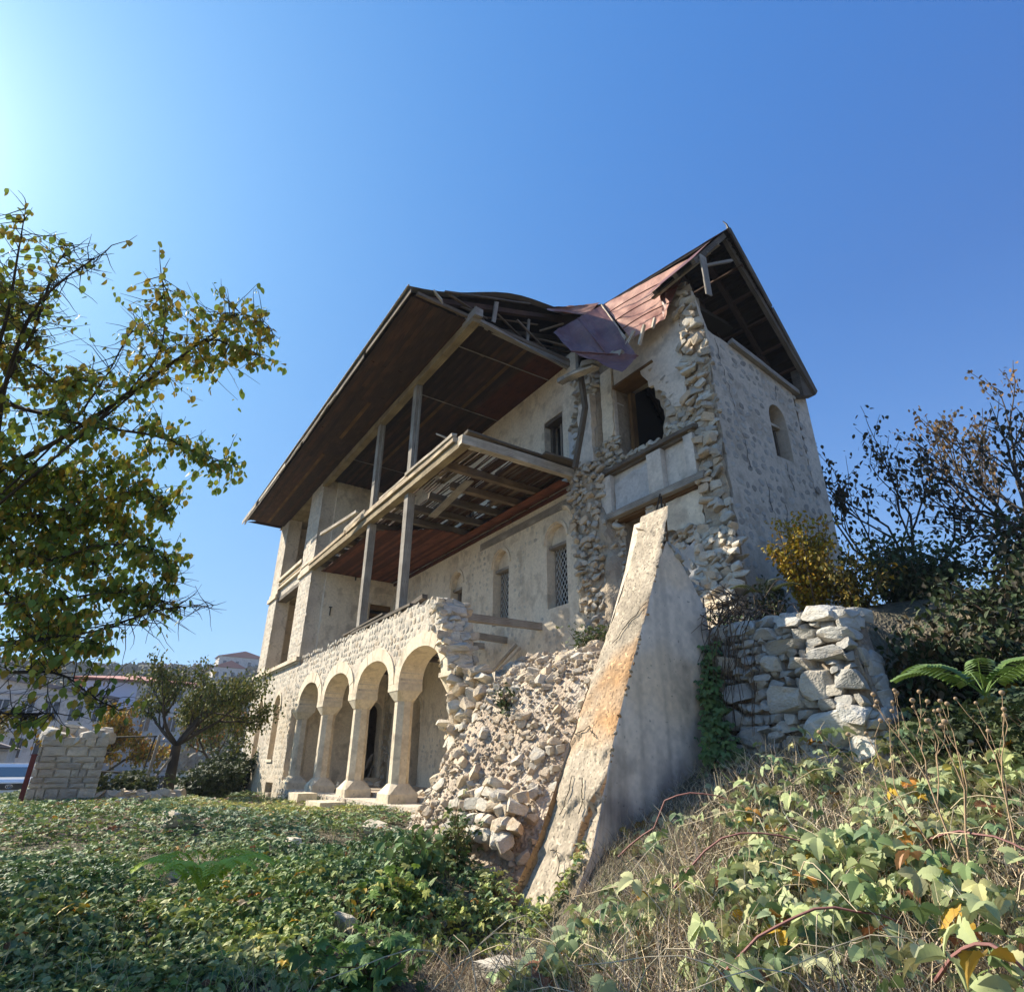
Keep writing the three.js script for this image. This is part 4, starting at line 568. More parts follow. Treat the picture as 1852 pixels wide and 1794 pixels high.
// ───────────── buttresses, rubble, terrace wall ─────────────
{
  const t = thing('concrete_buttress', 'tall sloping buttress with lichen-stained top face and pale plastered side', 'buttress');
  // profile (z, y) of the right face
  const prof = [[-6.35, 0.4], [-6.32, 2.6], [-6.26, 3.9], [-6.14, 4.15], [-5.98, 4.38], [-5.88, 4.75], [-5.85, 4.82], [-5.6, 4.09], [-5.28, 3.35], [-4.96, 2.67], [-4.6, 1.85], [-4.28, 0.95], [-4.05, 0.5], [-3.9, 0.1], [-6.35, 0.1]];
  const xr = (y) => -5.0, xl = (y) => interp(y, [[-0.25, -6.06], [0.2, -5.98], [0.85, -5.9], [1.9, -5.73], [3.4, -5.62], [4.8, -5.52]]);
  // sloping top face as a fine relief surface
  const zs = (y) => interp(y, [[-0.25, -3.6], [0.1, -3.78], [0.45, -3.98], [0.95, -4.28], [1.85, -4.6], [2.67, -4.96], [3.35, -5.28], [4.09, -5.6], [4.82, -5.85]]);
  const step = (s, y) => -0.035 * sstep(0.02, -0.02, y - (1.3 + 0.5 * (fbm(s * 4, 3, 85, 3) - 0.5) + (s < 0.3 ? 0.1 : 0))) - 0.025 * sstep(0.015, -0.015, y - (1.9 + 0.3 * (fbm(s * 5, 9, 86, 3) - 0.5) - s * 0.2)) - 0.06 * sstep(-0.02, 0.02, s - 0.62 - 0.3 * (fbm(y * 5, 2, 87, 3) - 0.5)) * sstep(0.03, -0.03, y - 1.55 + (1 - s) * 1.0) - 0.04 * sstep(0.02, -0.02, y - (0.72 + 0.4 * (fbm(s * 5, 5, 88, 3) - 0.5)));
  part('top_face', bumpy(34, 150, (s, q) => { const y = lerp(-0.25, 4.82, q), d = step(s, y) + 0.018 * (fbm(s * 6, y * 6, 81, 4) - 0.5) - 0.03 * Math.pow(Math.abs(s - 0.5) * 2, 10) * fbm(s * 3, y * 9, 82, 2); return [lerp(xl(y), -5.0 - 0.035 * fbm(y * 9, 3, 181, 3) * sstep(0.8, 1, s), s) + 0.03 * (fbm(y * 6, 8, 182, 3) - 0.5) * (1 - s), y + d * 0.45, zs(y) + d * 0.88]; }), M.slope, t);
  const sideTop = (z) => interp(-z, [[3.6, -0.25], [3.78, 0.1], [3.98, 0.45], [4.28, 0.95], [4.6, 1.85], [4.96, 2.67], [5.28, 3.35], [5.55, 3.97], [5.75, 4.3], [6.0, 4.0], [6.22, 3.7], [6.34, 3.5]]);
  part('side_face', bumpy(60, 60, (s, q) => { const z = lerp(-3.6, -6.34, s), top = sideTop(z) - 0.01; return [-5.0 + 0.02 * (fbm(z * 2, q * 6, 83, 3) - 0.5) - 0.02 * sstep(0.97, 1, q) * rnd(), lerp(-0.4, top, q), z]; }), M.side, t);
  { const m = t.children[t.children.length - 1], P = m.geometry.attributes.position, c = new Float32Array(P.count * 3); for (let i = 0; i < P.count; i++) { const y = P.getY(i), z = P.getZ(i), damp = sstep(0.05, -0.35, y - 1.55 - 0.35 * (z + 5.2) * -1 * 0.6 - 0.7 * (fbm(z * 2.6, y * 0.8, 171, 3) - 0.5)) * (0.35 + 0.65 * sstep(0.4, 0.62, fbm(z * 1.5 + 4, y * 1.5, 172, 3))), warm = sstep(0.45, 0.65, fbm(z * 1.2, y * 1.2 + 7, 173, 3)), st = 1 - 0.22 * sstep(0.5, 0.7, fbm(z * 7, y * 0.5, 174, 3)), k = lerp(1, 0.42, damp) * st; c[i * 3] = k * lerp(1, 1.03, warm); c[i * 3 + 1] = k * lerp(0.97, 0.93, warm); c[i * 3 + 2] = k * lerp(0.94, 0.8, warm) * lerp(1, 1.08, damp); } m.geometry.setAttribute('color', new THREE.BufferAttribute(c, 3)); }
  part('far_side', slabX(prof.map(([z, y], i) => (i > 4 && i < 14 ? [z - 0.14, y] : [z, y])), [], -5.8, -5.52), M.mortar, t); part('left_face', bumpy(30, 40, (s, q) => { const z = lerp(-3.6, -5.84, s); return [xl(q * sideTop(z)) , lerp(-0.4, sideTop(z) - 0.02, q), z]; }), M.slope, t);
  part('core', bumpy(14, 26, (s, q) => { const z = lerp(-6.34, -5.75, q); return [lerp(-5.55, -5.03, s), sideTop(z) + 0.1 * (fbm(s * 5, q * 8, 84, 3) - 0.3) + 0.35 * (1 - s) * q, z]; }), M.rubbleDark, t);
  const BS = new Stones(); for (let i = 0; i < 60; i++) { const z = R(-6.3, -5.82), x = R(-5.5, -5.04); BS.add(t, pick(ROCK), V(x, sideTop(z) + R(-0.05, 0.1), z), [R(0.08, 0.18), R(0.06, 0.13), R(0.08, 0.18)], new THREE.Euler(R(-1, 1), R(0, 6), R(-1, 1)), pick([1, 4, 4, 3])); }
  BS.build('stone', t);
  part('back_face', box(-5.8, -5.03, 0, 3.4, -6.3, -6.36), M.mortar, t);
  const cr = []; const crk = (L) => { for (let i = 0; i < L.length - 1; i++) { const [s0, y0] = L[i], [s1, y1] = L[i + 1]; const P = (s, y) => V(lerp(xl(y), -5, s), y + 0.02, zs(y) + 0.012 + step(s, y) * 0.88); const J = jag([s0, y0], [s1, y1], 0.012, 0.035).concat([[s1, y1]]).map((q) => P(q[0], q[1])); cr.push(tube(J, R(0.003, 0.007), R(0.003, 0.007), 4)); } };
  crk([[0.32, 2.95], [0.42, 3.0], [0.5, 3.1], [0.62, 3.2], [0.75, 3.25], [0.85, 3.34], [0.96, 3.4]]); crk([[0.02, 1.94], [0.14, 1.92], [0.25, 1.95], [0.4, 2.0], [0.5, 1.93], [0.62, 1.88]]);
  crk([[0.3, 1.5], [0.32, 1.38], [0.3, 1.25], [0.22, 1.12]]); crk([[0.52, 1.48], [0.6, 1.3], [0.58, 1.15]]); crk([[0.25, 0.8], [0.4, 0.82], [0.5, 0.7], [0.55, 0.6], [0.8, 0.66]]);
  part('crack', merge(cr), M.dark, t);
  const chips = []; for (let i = 0; i < 46; i++) { const y = R(0.4, 4.75), g = pick(ROCK).clone(); g.applyMatrix4(RMc(R(0, 6), R(0, 6), R(0, 6)).scale(V(R(0.02, 0.05), R(0.015, 0.035), R(0.02, 0.05))).setPosition(-5.012 + R(-0.012, 0.01), y, zs(y) - R(0.0, 0.03))); chips.push(g); } tag(part('edge_chips', merge(chips), M.slope, t), null, null, null, 'stuff');
}
{
  const t = thing('concrete_buttress', 'low pale sloping buttress at the far left corner of the ruin', 'buttress');
  part('wedge', slabZ([[-28.6, 0], [-26.32, 0], [-26.32, 3.7], [-26.6, 3.3], [-27.4, 1.9], [-28.5, 0.3]], [], -5.35, -6.1), M.grey, t);
}
// heap of fallen stones in front of the bay
function moundY(x, z) {
  const zf = interp(-x, [[5.5, -4.55], [6, -4.45], [7.2, -4.2], [8.5, -4.15], [9.4, -4.35], [10.2, -4.8]]);   // foot line
  const b = zf - z, top = interp(b, [[-0.5, -0.3], [0, 0], [0.35, 0.55], [0.8, 1.4], [1.15, 2.15], [1.6, 2.5], [2.4, 2.75], [4, 3.05]]);
  const side = sstep(-10.3, -9.5, x), near = x > -6.6 ? lerp(1, 0.96, sstep(-6.6, -5.8, x)) : 1;
  return H(Math.min(x, -6.1), z) + top * side * near + (fbm(x * 2.1, z * 2.1, 91, 4) - 0.5) * 0.3 * clamp(b + 0.3, 0, 1);
}
{
  const t = thing('rubble_heap', 'heap of pale fallen stones and dusty earth between the arcade and the sloping buttress', 'rubble');
  part('earth', bumpy(90, 90, (s, q) => { const x = lerp(-10.5, -5.45, s), z = lerp(-3.7, -8.25, q); return [x, moundY(x, z) - 0.02, z]; }), M.earth, t);
  const S = new Stones();
  for (let i = 0; i < 3000; i++) {
    const x = R(-10.0, -5.6), z = R(-3.6, -8.1), y = moundY(x, z); const dens = fbm(x * 1.3, z * 1.3, 93, 2); if (dens < 0.34 && rnd() < 0.55) continue;
    const k = Math.pow(rnd(), 3.2), w = 0.035 + 0.2 * k; S.add(t, pick(w > 0.16 ? ROCKF.slice(0, 0).concat(ROCK) : ROCK), V(x, y - w * 0.02, z), [w * R(0.8, 1.3), w * R(0.5, 0.85), w * R(0.8, 1.2)], new THREE.Euler(R(-0.6, 0.9), R(0, 6.3), R(-0.6, 0.6)), pick([3, 3, 0, 3, 1]));
  }
  for (let i = 0; i < 4500; i++) { const x = R(-10.0, -5.6), z = R(-3.6, -8.1), w = R(0.02, 0.065); S.add(t, pick(ROCK), V(x, moundY(x, z) + w * 0.1, z), [w, w * 0.7, w], new THREE.Euler(R(-0.6, 0.6), R(0, 6.3), R(-0.6, 0.6)), pick([3, 3, 0, 1])); }
  // a patch of standing masonry low in the heap
  layStones(S, t, [[-7.9, -6.4, 0.75, 1.45]], (u, v) => v < 1.45 - Math.abs(u + 7.1) * 0.25, (u, v) => [u, v, -4.18 - (v - 0.7) * 0.42], 0, { h: [0.1, 0.18], w: [0.12, 0.26], d: [0.07, 0.13], geos: ROCK, tints: [0, 3, 0], tight: 1.03, tilt: 0.45, roll: 0.4 });
  S.build('stone', t);
}
// broken terrace wall to the right of the buttress
{
  const t = thing('terrace_wall', 'broken dry stone terrace wall of large grey stones right of the sloping buttress', 'stone wall');
  const S = new Stones(), zf = -6.2, edge = (y) => -3.12 + interp(y, [[1.2, 0.12], [2.0, 0.02], [3.15, -0.12]]);
  part('core', merge([bumpy(30, 30, (s, q) => { const y = lerp(0.9, 3.12, q), x = lerp(-5.0, edge(y), s); return [x, y, zf - 0.12 - 0.12 * sstep(2.6, 3.1, y) + (fbm(x * 4, y * 4, 96, 3) - 0.5) * 0.14]; }), bumpy(8, 20, (s, q) => { const y = lerp(0.9, 3.12, q); return [edge(y) - 0.01 + (fbm(s * 4, q * 8, 97, 2) - 0.5) * 0.06, y, lerp(zf - 0.13, zf - 0.5, s)]; }), bumpy(20, 8, (s, q) => [lerp(-5.0, -3.25, s), 3.1 + (fbm(s * 5, q * 5, 98, 2) - 0.5) * 0.1, lerp(zf - 0.2, zf - 0.55 - 0.9 * (1 - sstep(0.45, 0.7, s)), q)])]), M.rubbleDark, t);
  const big = [[-4.0, 2.28, 0.46, 0.34], [-3.62, 2.42, 0.36, 0.34], [-3.55, 1.98, 0.62, 0.38], [-4.12, 2.66, 0.24, 0.17], [-3.95, 2.84, 0.5, 0.16], [-3.78, 2.64, 0.3, 0.15], [-3.3, 2.1, 0.3, 0.22], [-3.28, 1.78, 0.32, 0.28], [-3.62, 1.68, 0.42, 0.2], [-3.2, 1.52, 0.28, 0.26], [-3.95, 1.86, 0.28, 0.12], [-4.05, 2.02, 0.2, 0.14], [-3.45, 2.7, 0.4, 0.16], [-3.35, 2.88, 0.4, 0.14], [-3.7, 2.95, 0.36, 0.14], [-4.2, 3.02, 0.36, 0.16], [-3.85, 3.1, 0.36, 0.15], [-3.5, 3.14, 0.4, 0.18], [-3.28, 3.08, 0.22, 0.13], [-4.5, 3.12, 0.42, 0.22], [-4.72, 2.72, 0.36, 0.26], [-4.6, 2.4, 0.34, 0.24], [-4.75, 2.1, 0.36, 0.24], [-4.5, 1.9, 0.3, 0.2], [-4.75, 1.75, 0.3, 0.22], [-3.3, 2.42, 0.3, 0.22], [-3.9, 1.55, 0.4, 0.2], [-3.5, 1.4, 0.34, 0.22]];
  big.forEach(([x, y, w, h], i) => S.add(t, ROCKF[i % 10], V(x, y, zf - 0.1 + R(-0.02, 0.05) - 0.1 * sstep(2.6, 3.1, y)), [w * 0.98, h * 1.0, R(0.24, 0.36)], new THREE.Euler(R(-0.12, 0.12), R(-0.2, 0.2), R(-0.18, 0.18)), pick([6, 6, 7, 1])));
  layStones(S, t, [[-5.0, -3.1, 1.2, 3.15]], (u, v) => u < edge(v) - 0.04 && !big.some(([x, y, w, h]) => Math.abs(u - x) < w * 0.42 && Math.abs(v - y) < h * 0.42), (u, v) => [u, v, zf - 0.09 - 0.1 * sstep(2.6, 3.1, v)], 0, { h: [0.06, 0.13], w: [0.08, 0.22], d: [0.07, 0.13], geos: ROCK, tints: [7, 6, 1, 7], tilt: 0.25, roll: 0.35 });
  for (let i = 0; i < 70; i++) S.add(t, pick(ROCKF), V(R(-4.95, -3.25), R(3.06, 3.17), zf - R(0.15, 0.55)), [R(0.12, 0.34), R(0.07, 0.16), R(0.12, 0.28)], new THREE.Euler(R(-0.3, 0.3), R(0, 6), R(-0.3, 0.3)), pick([6, 7, 6]));
  for (let i = 0; i < 26; i++) { const y = R(1.3, 3.05); S.add(t, pick(ROCK), V(edge(y) - 0.02, y, zf - R(0.15, 0.45)), [0.12, R(0.1, 0.2), R(0.15, 0.35)], new THREE.Euler(R(-0.2, 0.2), R(-0.2, 0.2), 0), pick([6, 7, 1])); }
  S.build('stone', t);
}
// ───────────── vegetation ─────────────
const leafMat = (k, o = {}) => (M[k] = new THREE.MeshPhysicalMaterial({ color: 0xffffff, roughness: 0.66, side: THREE.DoubleSide, transmission: 0.32, thickness: 0, ior: 1.4, specularIntensity: 0.5, ...o }));
leafMat('leaf'); leafMat('leafDry', { transmission: 0.2, roughness: 0.9 }); mat('straw', null, { color: rgb(0.5, 0.41, 0.27), roughness: 0.95 }); mat('strawI', null, { color: 0xffffff, roughness: 0.95 }); mat('cane', null, { color: rgb(0.2, 0.085, 0.075), roughness: 0.7 }); mat('stalk', null, { color: rgb(0.36, 0.25, 0.15), roughness: 0.9 }); mat('twig', T_bark, { color: rgb(1.4, 1.2, 1.0) });
const LG = [[0.22, 0.3, 0.085], [0.14, 0.23, 0.09], [0.36, 0.41, 0.11], [0.11, 0.2, 0.075], [0.28, 0.34, 0.14]].map((c) => rgb(...c)), LY = [[0.5, 0.32, 0.03], [0.42, 0.2, 0.03], [0.36, 0.3, 0.06], [0.3, 0.13, 0.06]].map((c) => rgb(...c));
function leafShape(L, W, n = 4, fold = 0.18, curl = 0.15, serr = 0) {   // one leaflet along +z, midrib lowest
  const pos = [], idx = []; for (let i = 0; i <= n; i++) { const t = i / n, w = W * Math.pow(Math.sin(Math.PI * Math.min(1, t * 0.92 + 0.05)), 0.75) * (1 - 0.25 * t) * (1 + (serr ? (i % 2 ? serr : -serr) : 0)) * (i === n ? 0.06 : 1) * (i === 0 ? 0.2 : 1), y = -curl * L * t * t; pos.push(-w, y + w * fold, t * L, 0, y, t * L, w, y + w * fold, t * L); }
  for (let i = 0; i < n; i++) { const a = i * 3; idx.push(a, a + 3, a + 1, a + 1, a + 3, a + 4, a + 1, a + 4, a + 2, a + 2, a + 4, a + 5); }
  const g = new THREE.BufferGeometry(); g.setAttribute('position', new THREE.Float32BufferAttribute(pos, 3)); g.setIndex(idx); return g;
}
const xf = (g, m) => g.clone().applyMatrix4(m), RM = (x, y, z) => new THREE.Matrix4().makeRotationFromEuler(new THREE.Euler(x, y, z, 'YXZ'));
const joinP = (L) => { const out = mergeGeometries(L.map((g) => { const q = g.index ? g.toNonIndexed() : g.clone(); for (const k of Object.keys(q.attributes)) if (k !== 'position') q.deleteAttribute(k); return q; }), false); out.computeVertexNormals(); return out; };
const bramble = (n, serr) => joinP([xf(leafShape(0.62, 0.24, n, 0.2, 0.25, serr), RM(-0.1, 0, 0).setPosition(0, 0, 0.1)), xf(leafShape(0.52, 0.2, n, 0.2, 0.25, serr), RM(0, 1.25, 0.15).setPosition(0.03, 0, 0.06)), xf(leafShape(0.52, 0.2, n, 0.2, 0.25, serr), RM(0, -1.25, -0.15).setPosition(-0.03, 0, 0.06))]);
const bramC = (fold, curl) => joinP([xf(leafShape(0.62, 0.25, 9, fold, curl, 0.1), RM(-0.1, 0, 0).setPosition(0, 0, 0.1)), xf(leafShape(0.5, 0.2, 9, fold * 1.2, curl * 1.3, 0.1), RM(0.1, 1.25, 0.2).setPosition(0.03, 0, 0.06)), xf(leafShape(0.54, 0.21, 9, fold * 0.8, curl * 0.7, 0.1), RM(-0.15, -1.2, -0.25).setPosition(-0.03, 0, 0.06))]);
const G_bigs = [bramC(0.3, 0.5), bramC(0.45, 0.2), bramC(0.2, 0.8), bramC(0.5, 0.6)];
const G_bram = bramble(3, 0), G_bramN = bramC(0.32, 0.4), G_leaf = joinP([leafShape(1, 0.34, 4, 0.2, 0.2)]), G_oval = joinP([leafShape(1, 0.4, 4, 0.15, 0.3)]);
const G_palm = joinP([-1.3, -0.65, 0, 0.65, 1.3].map((a) => xf(leafShape(0.9 - Math.abs(a) * 0.22, 0.2, 4, 0.15, 0.15), RM(0, a, 0))));
const G_straw = (() => { const g = new THREE.BufferGeometry(); const p = []; const w = 0.012; const P = [[0, 0, 0], [0.05, 0.4, 0.02], [0.16, 0.75, 0.03], [0.36, 0.98, 0.05]]; for (let i = 0; i < 3; i++) { const a = P[i], b = P[i + 1], wa = w * (1 - i * 0.28), wb = w * (1 - (i + 1) * 0.28); p.push(a[0] - wa, a[1], a[2], a[0] + wa, a[1], a[2], b[0] - wb, b[1], b[2], a[0] + wa, a[1], a[2], b[0] + wb, b[1], b[2], b[0] - wb, b[1], b[2]); } g.setAttribute('position', new THREE.Float32BufferAttribute(p, 3)); g.computeVertexNormals(); return g; })();
const dummy = new THREE.Object3D();
function inst(name, geo, m, list, parent = scene) {    // list of [x, y, z, size, yaw, pitch, roll, color]
  const I = new THREE.InstancedMesh(geo, m, list.length); I.name = parent === scene ? numbered(name) : name; I.castShadow = I.receiveShadow = true;
  list.forEach((q, i) => { dummy.position.set(q[0], q[1], q[2]); dummy.scale.setScalar(q[3]); if (q[8]) dummy.scale.y *= q[8]; dummy.rotation.set(q[5], q[4], q[6], 'YXZ'); dummy.updateMatrix(); I.setMatrixAt(i, dummy.matrix); I.setColorAt(i, q[7]); });
  parent.add(I); I.userData.kind = 'stuff'; return I;
}
const vary = (c, k = 0.3) => { const f = 1 + R(-k, k); return rgb(c.r * f * (1 + R(-0.08, 0.08)), c.g * f, c.b * f * (1 + R(-0.15, 0.15))); };
const FW = V(0, 0, -1).applyQuaternion(camera.quaternion), azF = Math.atan2(FW.z, FW.x);
const inView = (x, z, m = 0.08) => { let a = Math.atan2(z, x) - azF; a = Math.atan2(Math.sin(a), Math.cos(a)); return Math.abs(a) < 0.78 + m; };
const inHouse = (x, z) => x < -5.7 && x > -26.4 && z < -5.3 && z > -11.5;
const surf = (x, z) => (x > -10.4 && x < -5.5 && z < -3.7 && z > -8.2 ? moundY(x, z) : H(x, z));

// creeping brambles over the yard
{
  const near = [], far = [], dry = [], straw = [];
  const patch = (x, z) => fbm(x * 0.45 + 7, z * 0.45 + 3, 121, 3), thin = (x, z) => fbm(x * 0.9 + 70, z * 0.9 + 31, 122, 3);
  const put = (x, z, d) => {
    const p = patch(x, z), t = thin(x, z); if (t < 0.40 && rnd() < 0.85) return;
    const bush = 0.05 + 0.30 * clamp((p - 0.35) * 2.2, 0, 1), y = H(x, z) + 0.01 + bush * Math.pow(rnd(), 0.7);
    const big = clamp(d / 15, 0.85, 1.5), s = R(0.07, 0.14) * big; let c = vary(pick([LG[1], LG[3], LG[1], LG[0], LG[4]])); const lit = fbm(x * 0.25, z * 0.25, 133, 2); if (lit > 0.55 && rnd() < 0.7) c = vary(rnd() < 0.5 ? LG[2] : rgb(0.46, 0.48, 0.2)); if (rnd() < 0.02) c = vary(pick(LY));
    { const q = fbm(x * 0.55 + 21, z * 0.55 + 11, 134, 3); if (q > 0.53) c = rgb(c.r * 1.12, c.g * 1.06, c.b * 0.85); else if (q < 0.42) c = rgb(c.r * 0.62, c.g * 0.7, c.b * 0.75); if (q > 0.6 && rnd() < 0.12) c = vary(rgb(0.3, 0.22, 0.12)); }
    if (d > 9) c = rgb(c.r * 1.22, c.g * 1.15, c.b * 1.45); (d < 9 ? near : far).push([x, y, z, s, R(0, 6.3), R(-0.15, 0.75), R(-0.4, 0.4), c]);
  };
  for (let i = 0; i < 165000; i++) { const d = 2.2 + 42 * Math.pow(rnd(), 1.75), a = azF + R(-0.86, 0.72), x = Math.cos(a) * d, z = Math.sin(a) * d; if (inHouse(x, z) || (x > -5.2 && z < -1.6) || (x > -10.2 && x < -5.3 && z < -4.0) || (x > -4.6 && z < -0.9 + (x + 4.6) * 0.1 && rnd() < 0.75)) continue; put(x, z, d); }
  for (let i = 0; i < 60000; i++) { const d = 2.0 + 30 * Math.pow(rnd(), 1.6), a = azF + R(-0.86, 0.6), x = Math.cos(a) * d, z = Math.sin(a) * d; if (inHouse(x, z) || (x > -5.0 && z < -1.5) || (x > -10.2 && x < -5.3 && z < -4.0)) continue; const q = thin(x, z); if (q > 0.46 && rnd() < 0.72) continue; const lawn = x < -9 && z > -2.5 && fbm(x * 0.3, z * 0.3, 135, 2) > 0.42; straw.push([x, H(x, z), z, R(0.1, 0.26), R(0, 6.3), R(-0.7, 0.7), R(-0.7, 0.7), vary(rnd() < (lawn ? 0.25 : 0.6) ? rgb(0.46, 0.37, 0.22) : rgb(0.28, 0.36, 0.08))]); }
  tag(inst('ground_bramble', G_bramN, M.leaf, near), 'low dark green bramble leaves creeping over the near part of the yard', 'ground cover');
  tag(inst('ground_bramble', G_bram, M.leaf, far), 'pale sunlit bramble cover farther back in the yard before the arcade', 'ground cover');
  tag(inst('grass', G_straw, M.strawI, straw), 'thin green and straw coloured grass between the yard brambles', 'grass');
}
// bramble bank on the right: canes, leaves, dead stalks
const bankH = (x, z) => { const b = -z; if (x < -4.3) return 0.05; return clamp(0.08 + 0.27 * sstep(1.2, 3.2, b) * sstep(-4.9, -3.0, x + 0.25 * (b - 3)), 0.06, 0.6) * (0.45 + 1.1 * fbm(x * 1.4 + 5, z * 1.4, 141, 3)); };
{
  const leaves = [], dead = [], small = [];
  for (let i = 0; i < 60000; i++) {
    const d = 1.9 + 6.2 * Math.pow(rnd(), 1.1), a = azF + R(0.0, 0.9), x = Math.cos(a) * d, z = Math.sin(a) * d; if (x < -5.05 && z < -3.4) continue; if (z < -6.05 && x < -3.1) continue; if (x < -4.2 && z > -2) { if (rnd() < 0.6) continue; }
    const h = bankH(x, z), k = rnd(); const c = rnd(); dead.push([x, H(x, z) + h * R(-0.1, 0.75), z, R(0.12, 0.34) * (x < -4.2 ? 0.6 : 1), R(0, 6.3), R(-1.1, 1.1), R(-1.1, 1.1), vary(c < 0.5 ? rgb(0.5, 0.4, 0.27) : c < 0.75 ? rgb(0.16, 0.115, 0.075) : c < 0.93 ? rgb(0.62, 0.53, 0.38) : rgb(0.2, 0.25, 0.07), 0.35)]);
  }
  for (let i = 0; i < 17000; i++) {
    const d = 2.1 + 6.0 * Math.pow(rnd(), 0.85), a = azF + R(-0.02, 0.9), x = Math.cos(a) * d, z = Math.sin(a) * d; if (x < -5.0 && z < -3.4) continue; if (z < -6.1 && x < -3.1) continue;
    const cl = fbm(x * 1.7 + 3, z * 1.7, 143, 3), far = sstep(2.6, 4.2, d), right = sstep(0.25, 0.8, Math.atan2(z, x) - azF > 3 ? 0 : ((Math.atan2(z, x) - azF + 9.4248) % 6.2832) - 3.1416);
    if (rnd() > clamp((cl - 0.43) * 5, 0, 1) * (0.1 + 0.5 * far) * (0.25 + 0.75 * sstep(-4.2, -2.6, x)) + 0.12 * right) continue;
    const h = bankH(x, z), c = rnd(); small.push([x, H(x, z) + h * R(0.6, 1.35), z, R(0.1, 0.19), R(0, 6.3), R(-0.1, 0.9), R(-0.5, 0.5), vary(c < 0.45 ? rgb(0.36, 0.42, 0.2) : c < 0.68 ? rgb(0.14, 0.21, 0.09) : c < 0.94 ? rgb(0.48, 0.48, 0.24) : pick(LY))]);
  }
  for (let i = 0; i < 2600; i++) { const x = R(-9.8, -5.8), z = R(-3.7, -8.0); if (fbm(x * 1.6, z * 1.6, 151, 2) < 0.5) continue; dead.push([x, moundY(x, z), z, R(0.1, 0.34), R(0, 6.3), R(-1.2, 1.2), R(-1.2, 1.2), vary(rnd() < 0.5 ? rgb(0.34, 0.25, 0.16) : rgb(0.2, 0.15, 0.1))]); }
  for (let i = 0; i < 5200; i++) { const x = R(-5.05, -3.6), z = R(-4.7, -2.2); dead.push([x, H(x, z) - 0.01, z, R(0.08, 0.24), R(0, 6.3), R(-1.1, 1.1), R(-1.1, 1.1), vary(rnd() < 0.5 ? rgb(0.48, 0.38, 0.25) : rgb(0.18, 0.13, 0.085), 0.35)]); }
  tag(inst('dead_stalks', G_straw, M.strawI, dead), 'tangled dry straw coloured stalks on the bank right of the sloping buttress', 'dry stalks');
  const bank = thing('bramble_bank', 'sunlit bramble thicket with yellowing leaves on the bank at lower right', 'bramble', [0, 0, 0]);
  inst('small_leaves', G_bramN, M.leaf, small, bank);
  // larger leaves one by one, the nearest 150
  const LM = [rgb(0.4, 0.45, 0.21), rgb(0.19, 0.27, 0.1), rgb(0.52, 0.52, 0.26), rgb(0.5, 0.30, 0.04), rgb(0.42, 0.23, 0.12)].map((c, i) => leafMat('big' + i, { color: c }));
  let n = 0; for (let i = 0; i < 3000 && n < 150; i++) { const d = 2.2 + 2.6 * rnd(), a = azF + R(0.12, 0.86), x = Math.cos(a) * d, z = Math.sin(a) * d; if (fbm(x * 2.2 + 3, z * 2.2, 145, 2) < 0.5) continue; const o = part('leaf', pick(G_bigs), rnd() < 0.08 ? pick([LM[3], LM[4]]) : pick([LM[0], LM[0], LM[1], LM[2]]), bank); o.position.set(x, H(x, z) + bankH(x, z) * R(0.8, 1.5) + 0.05, z); o.rotation.set(R(0, 0.9), R(0, 6.3), R(-0.5, 0.5), 'YXZ'); o.scale.setScalar(R(0.13, 0.24)); n++; }
  { const st = []; for (let i = 0; i < 150; i++) { const x = R(-4.2, -0.4), z = R(-5.6, -1.9); if (Math.abs(Math.atan2(z, x) - azF) > 0.95) continue; const a = R(0, 6.3), l = R(0.4, 1.0), y = H(x, z); st.push(tube(new THREE.CatmullRomCurve3([V(x, y, z), V(x + Math.cos(a) * l * 0.35, y + l * R(0.35, 0.6), z + Math.sin(a) * l * 0.35), V(x + Math.cos(a) * l, y + l * R(0.1, 0.5), z + Math.sin(a) * l)]).getPoints(8), 0.004, 0.002, 4)); } tag(part('dry_stems', merge(st), M.straw, bank), null, null, null, 'stuff'); }
  for (const [p, q] of [[[-1.0, 0, -2.5], [-0.2, 0, -1.9]], [[-3.6, 0, -3.6], [-2.6, 0, -4.4]], [[-2.6, 0, -2.9], [-1.9, 0, -3.6]], [[-1.6, 0, -3.2], [-0.9, 0, -2.7]], [[-2.2, 0, -4.6], [-1.2, 0, -4.2]], [[-4.7, 0, -4.3], [-3.7, 0, -4.9]], [[-1.9, 0, -2.3], [-1.2, 0, -2.6]]]) { const L = []; for (let i = 0; i <= 10; i++) { const t = i / 10, x = lerp(p[0], q[0], t), z = lerp(p[2], q[2], t); L.push(V(x, H(x, z) + bankH(x, z) * 0.9 + 0.22 * Math.sin(t * 3.1), z)); } part('cane', tube(L, 0.009, 0.005, 5), M.cane, bank); }
}

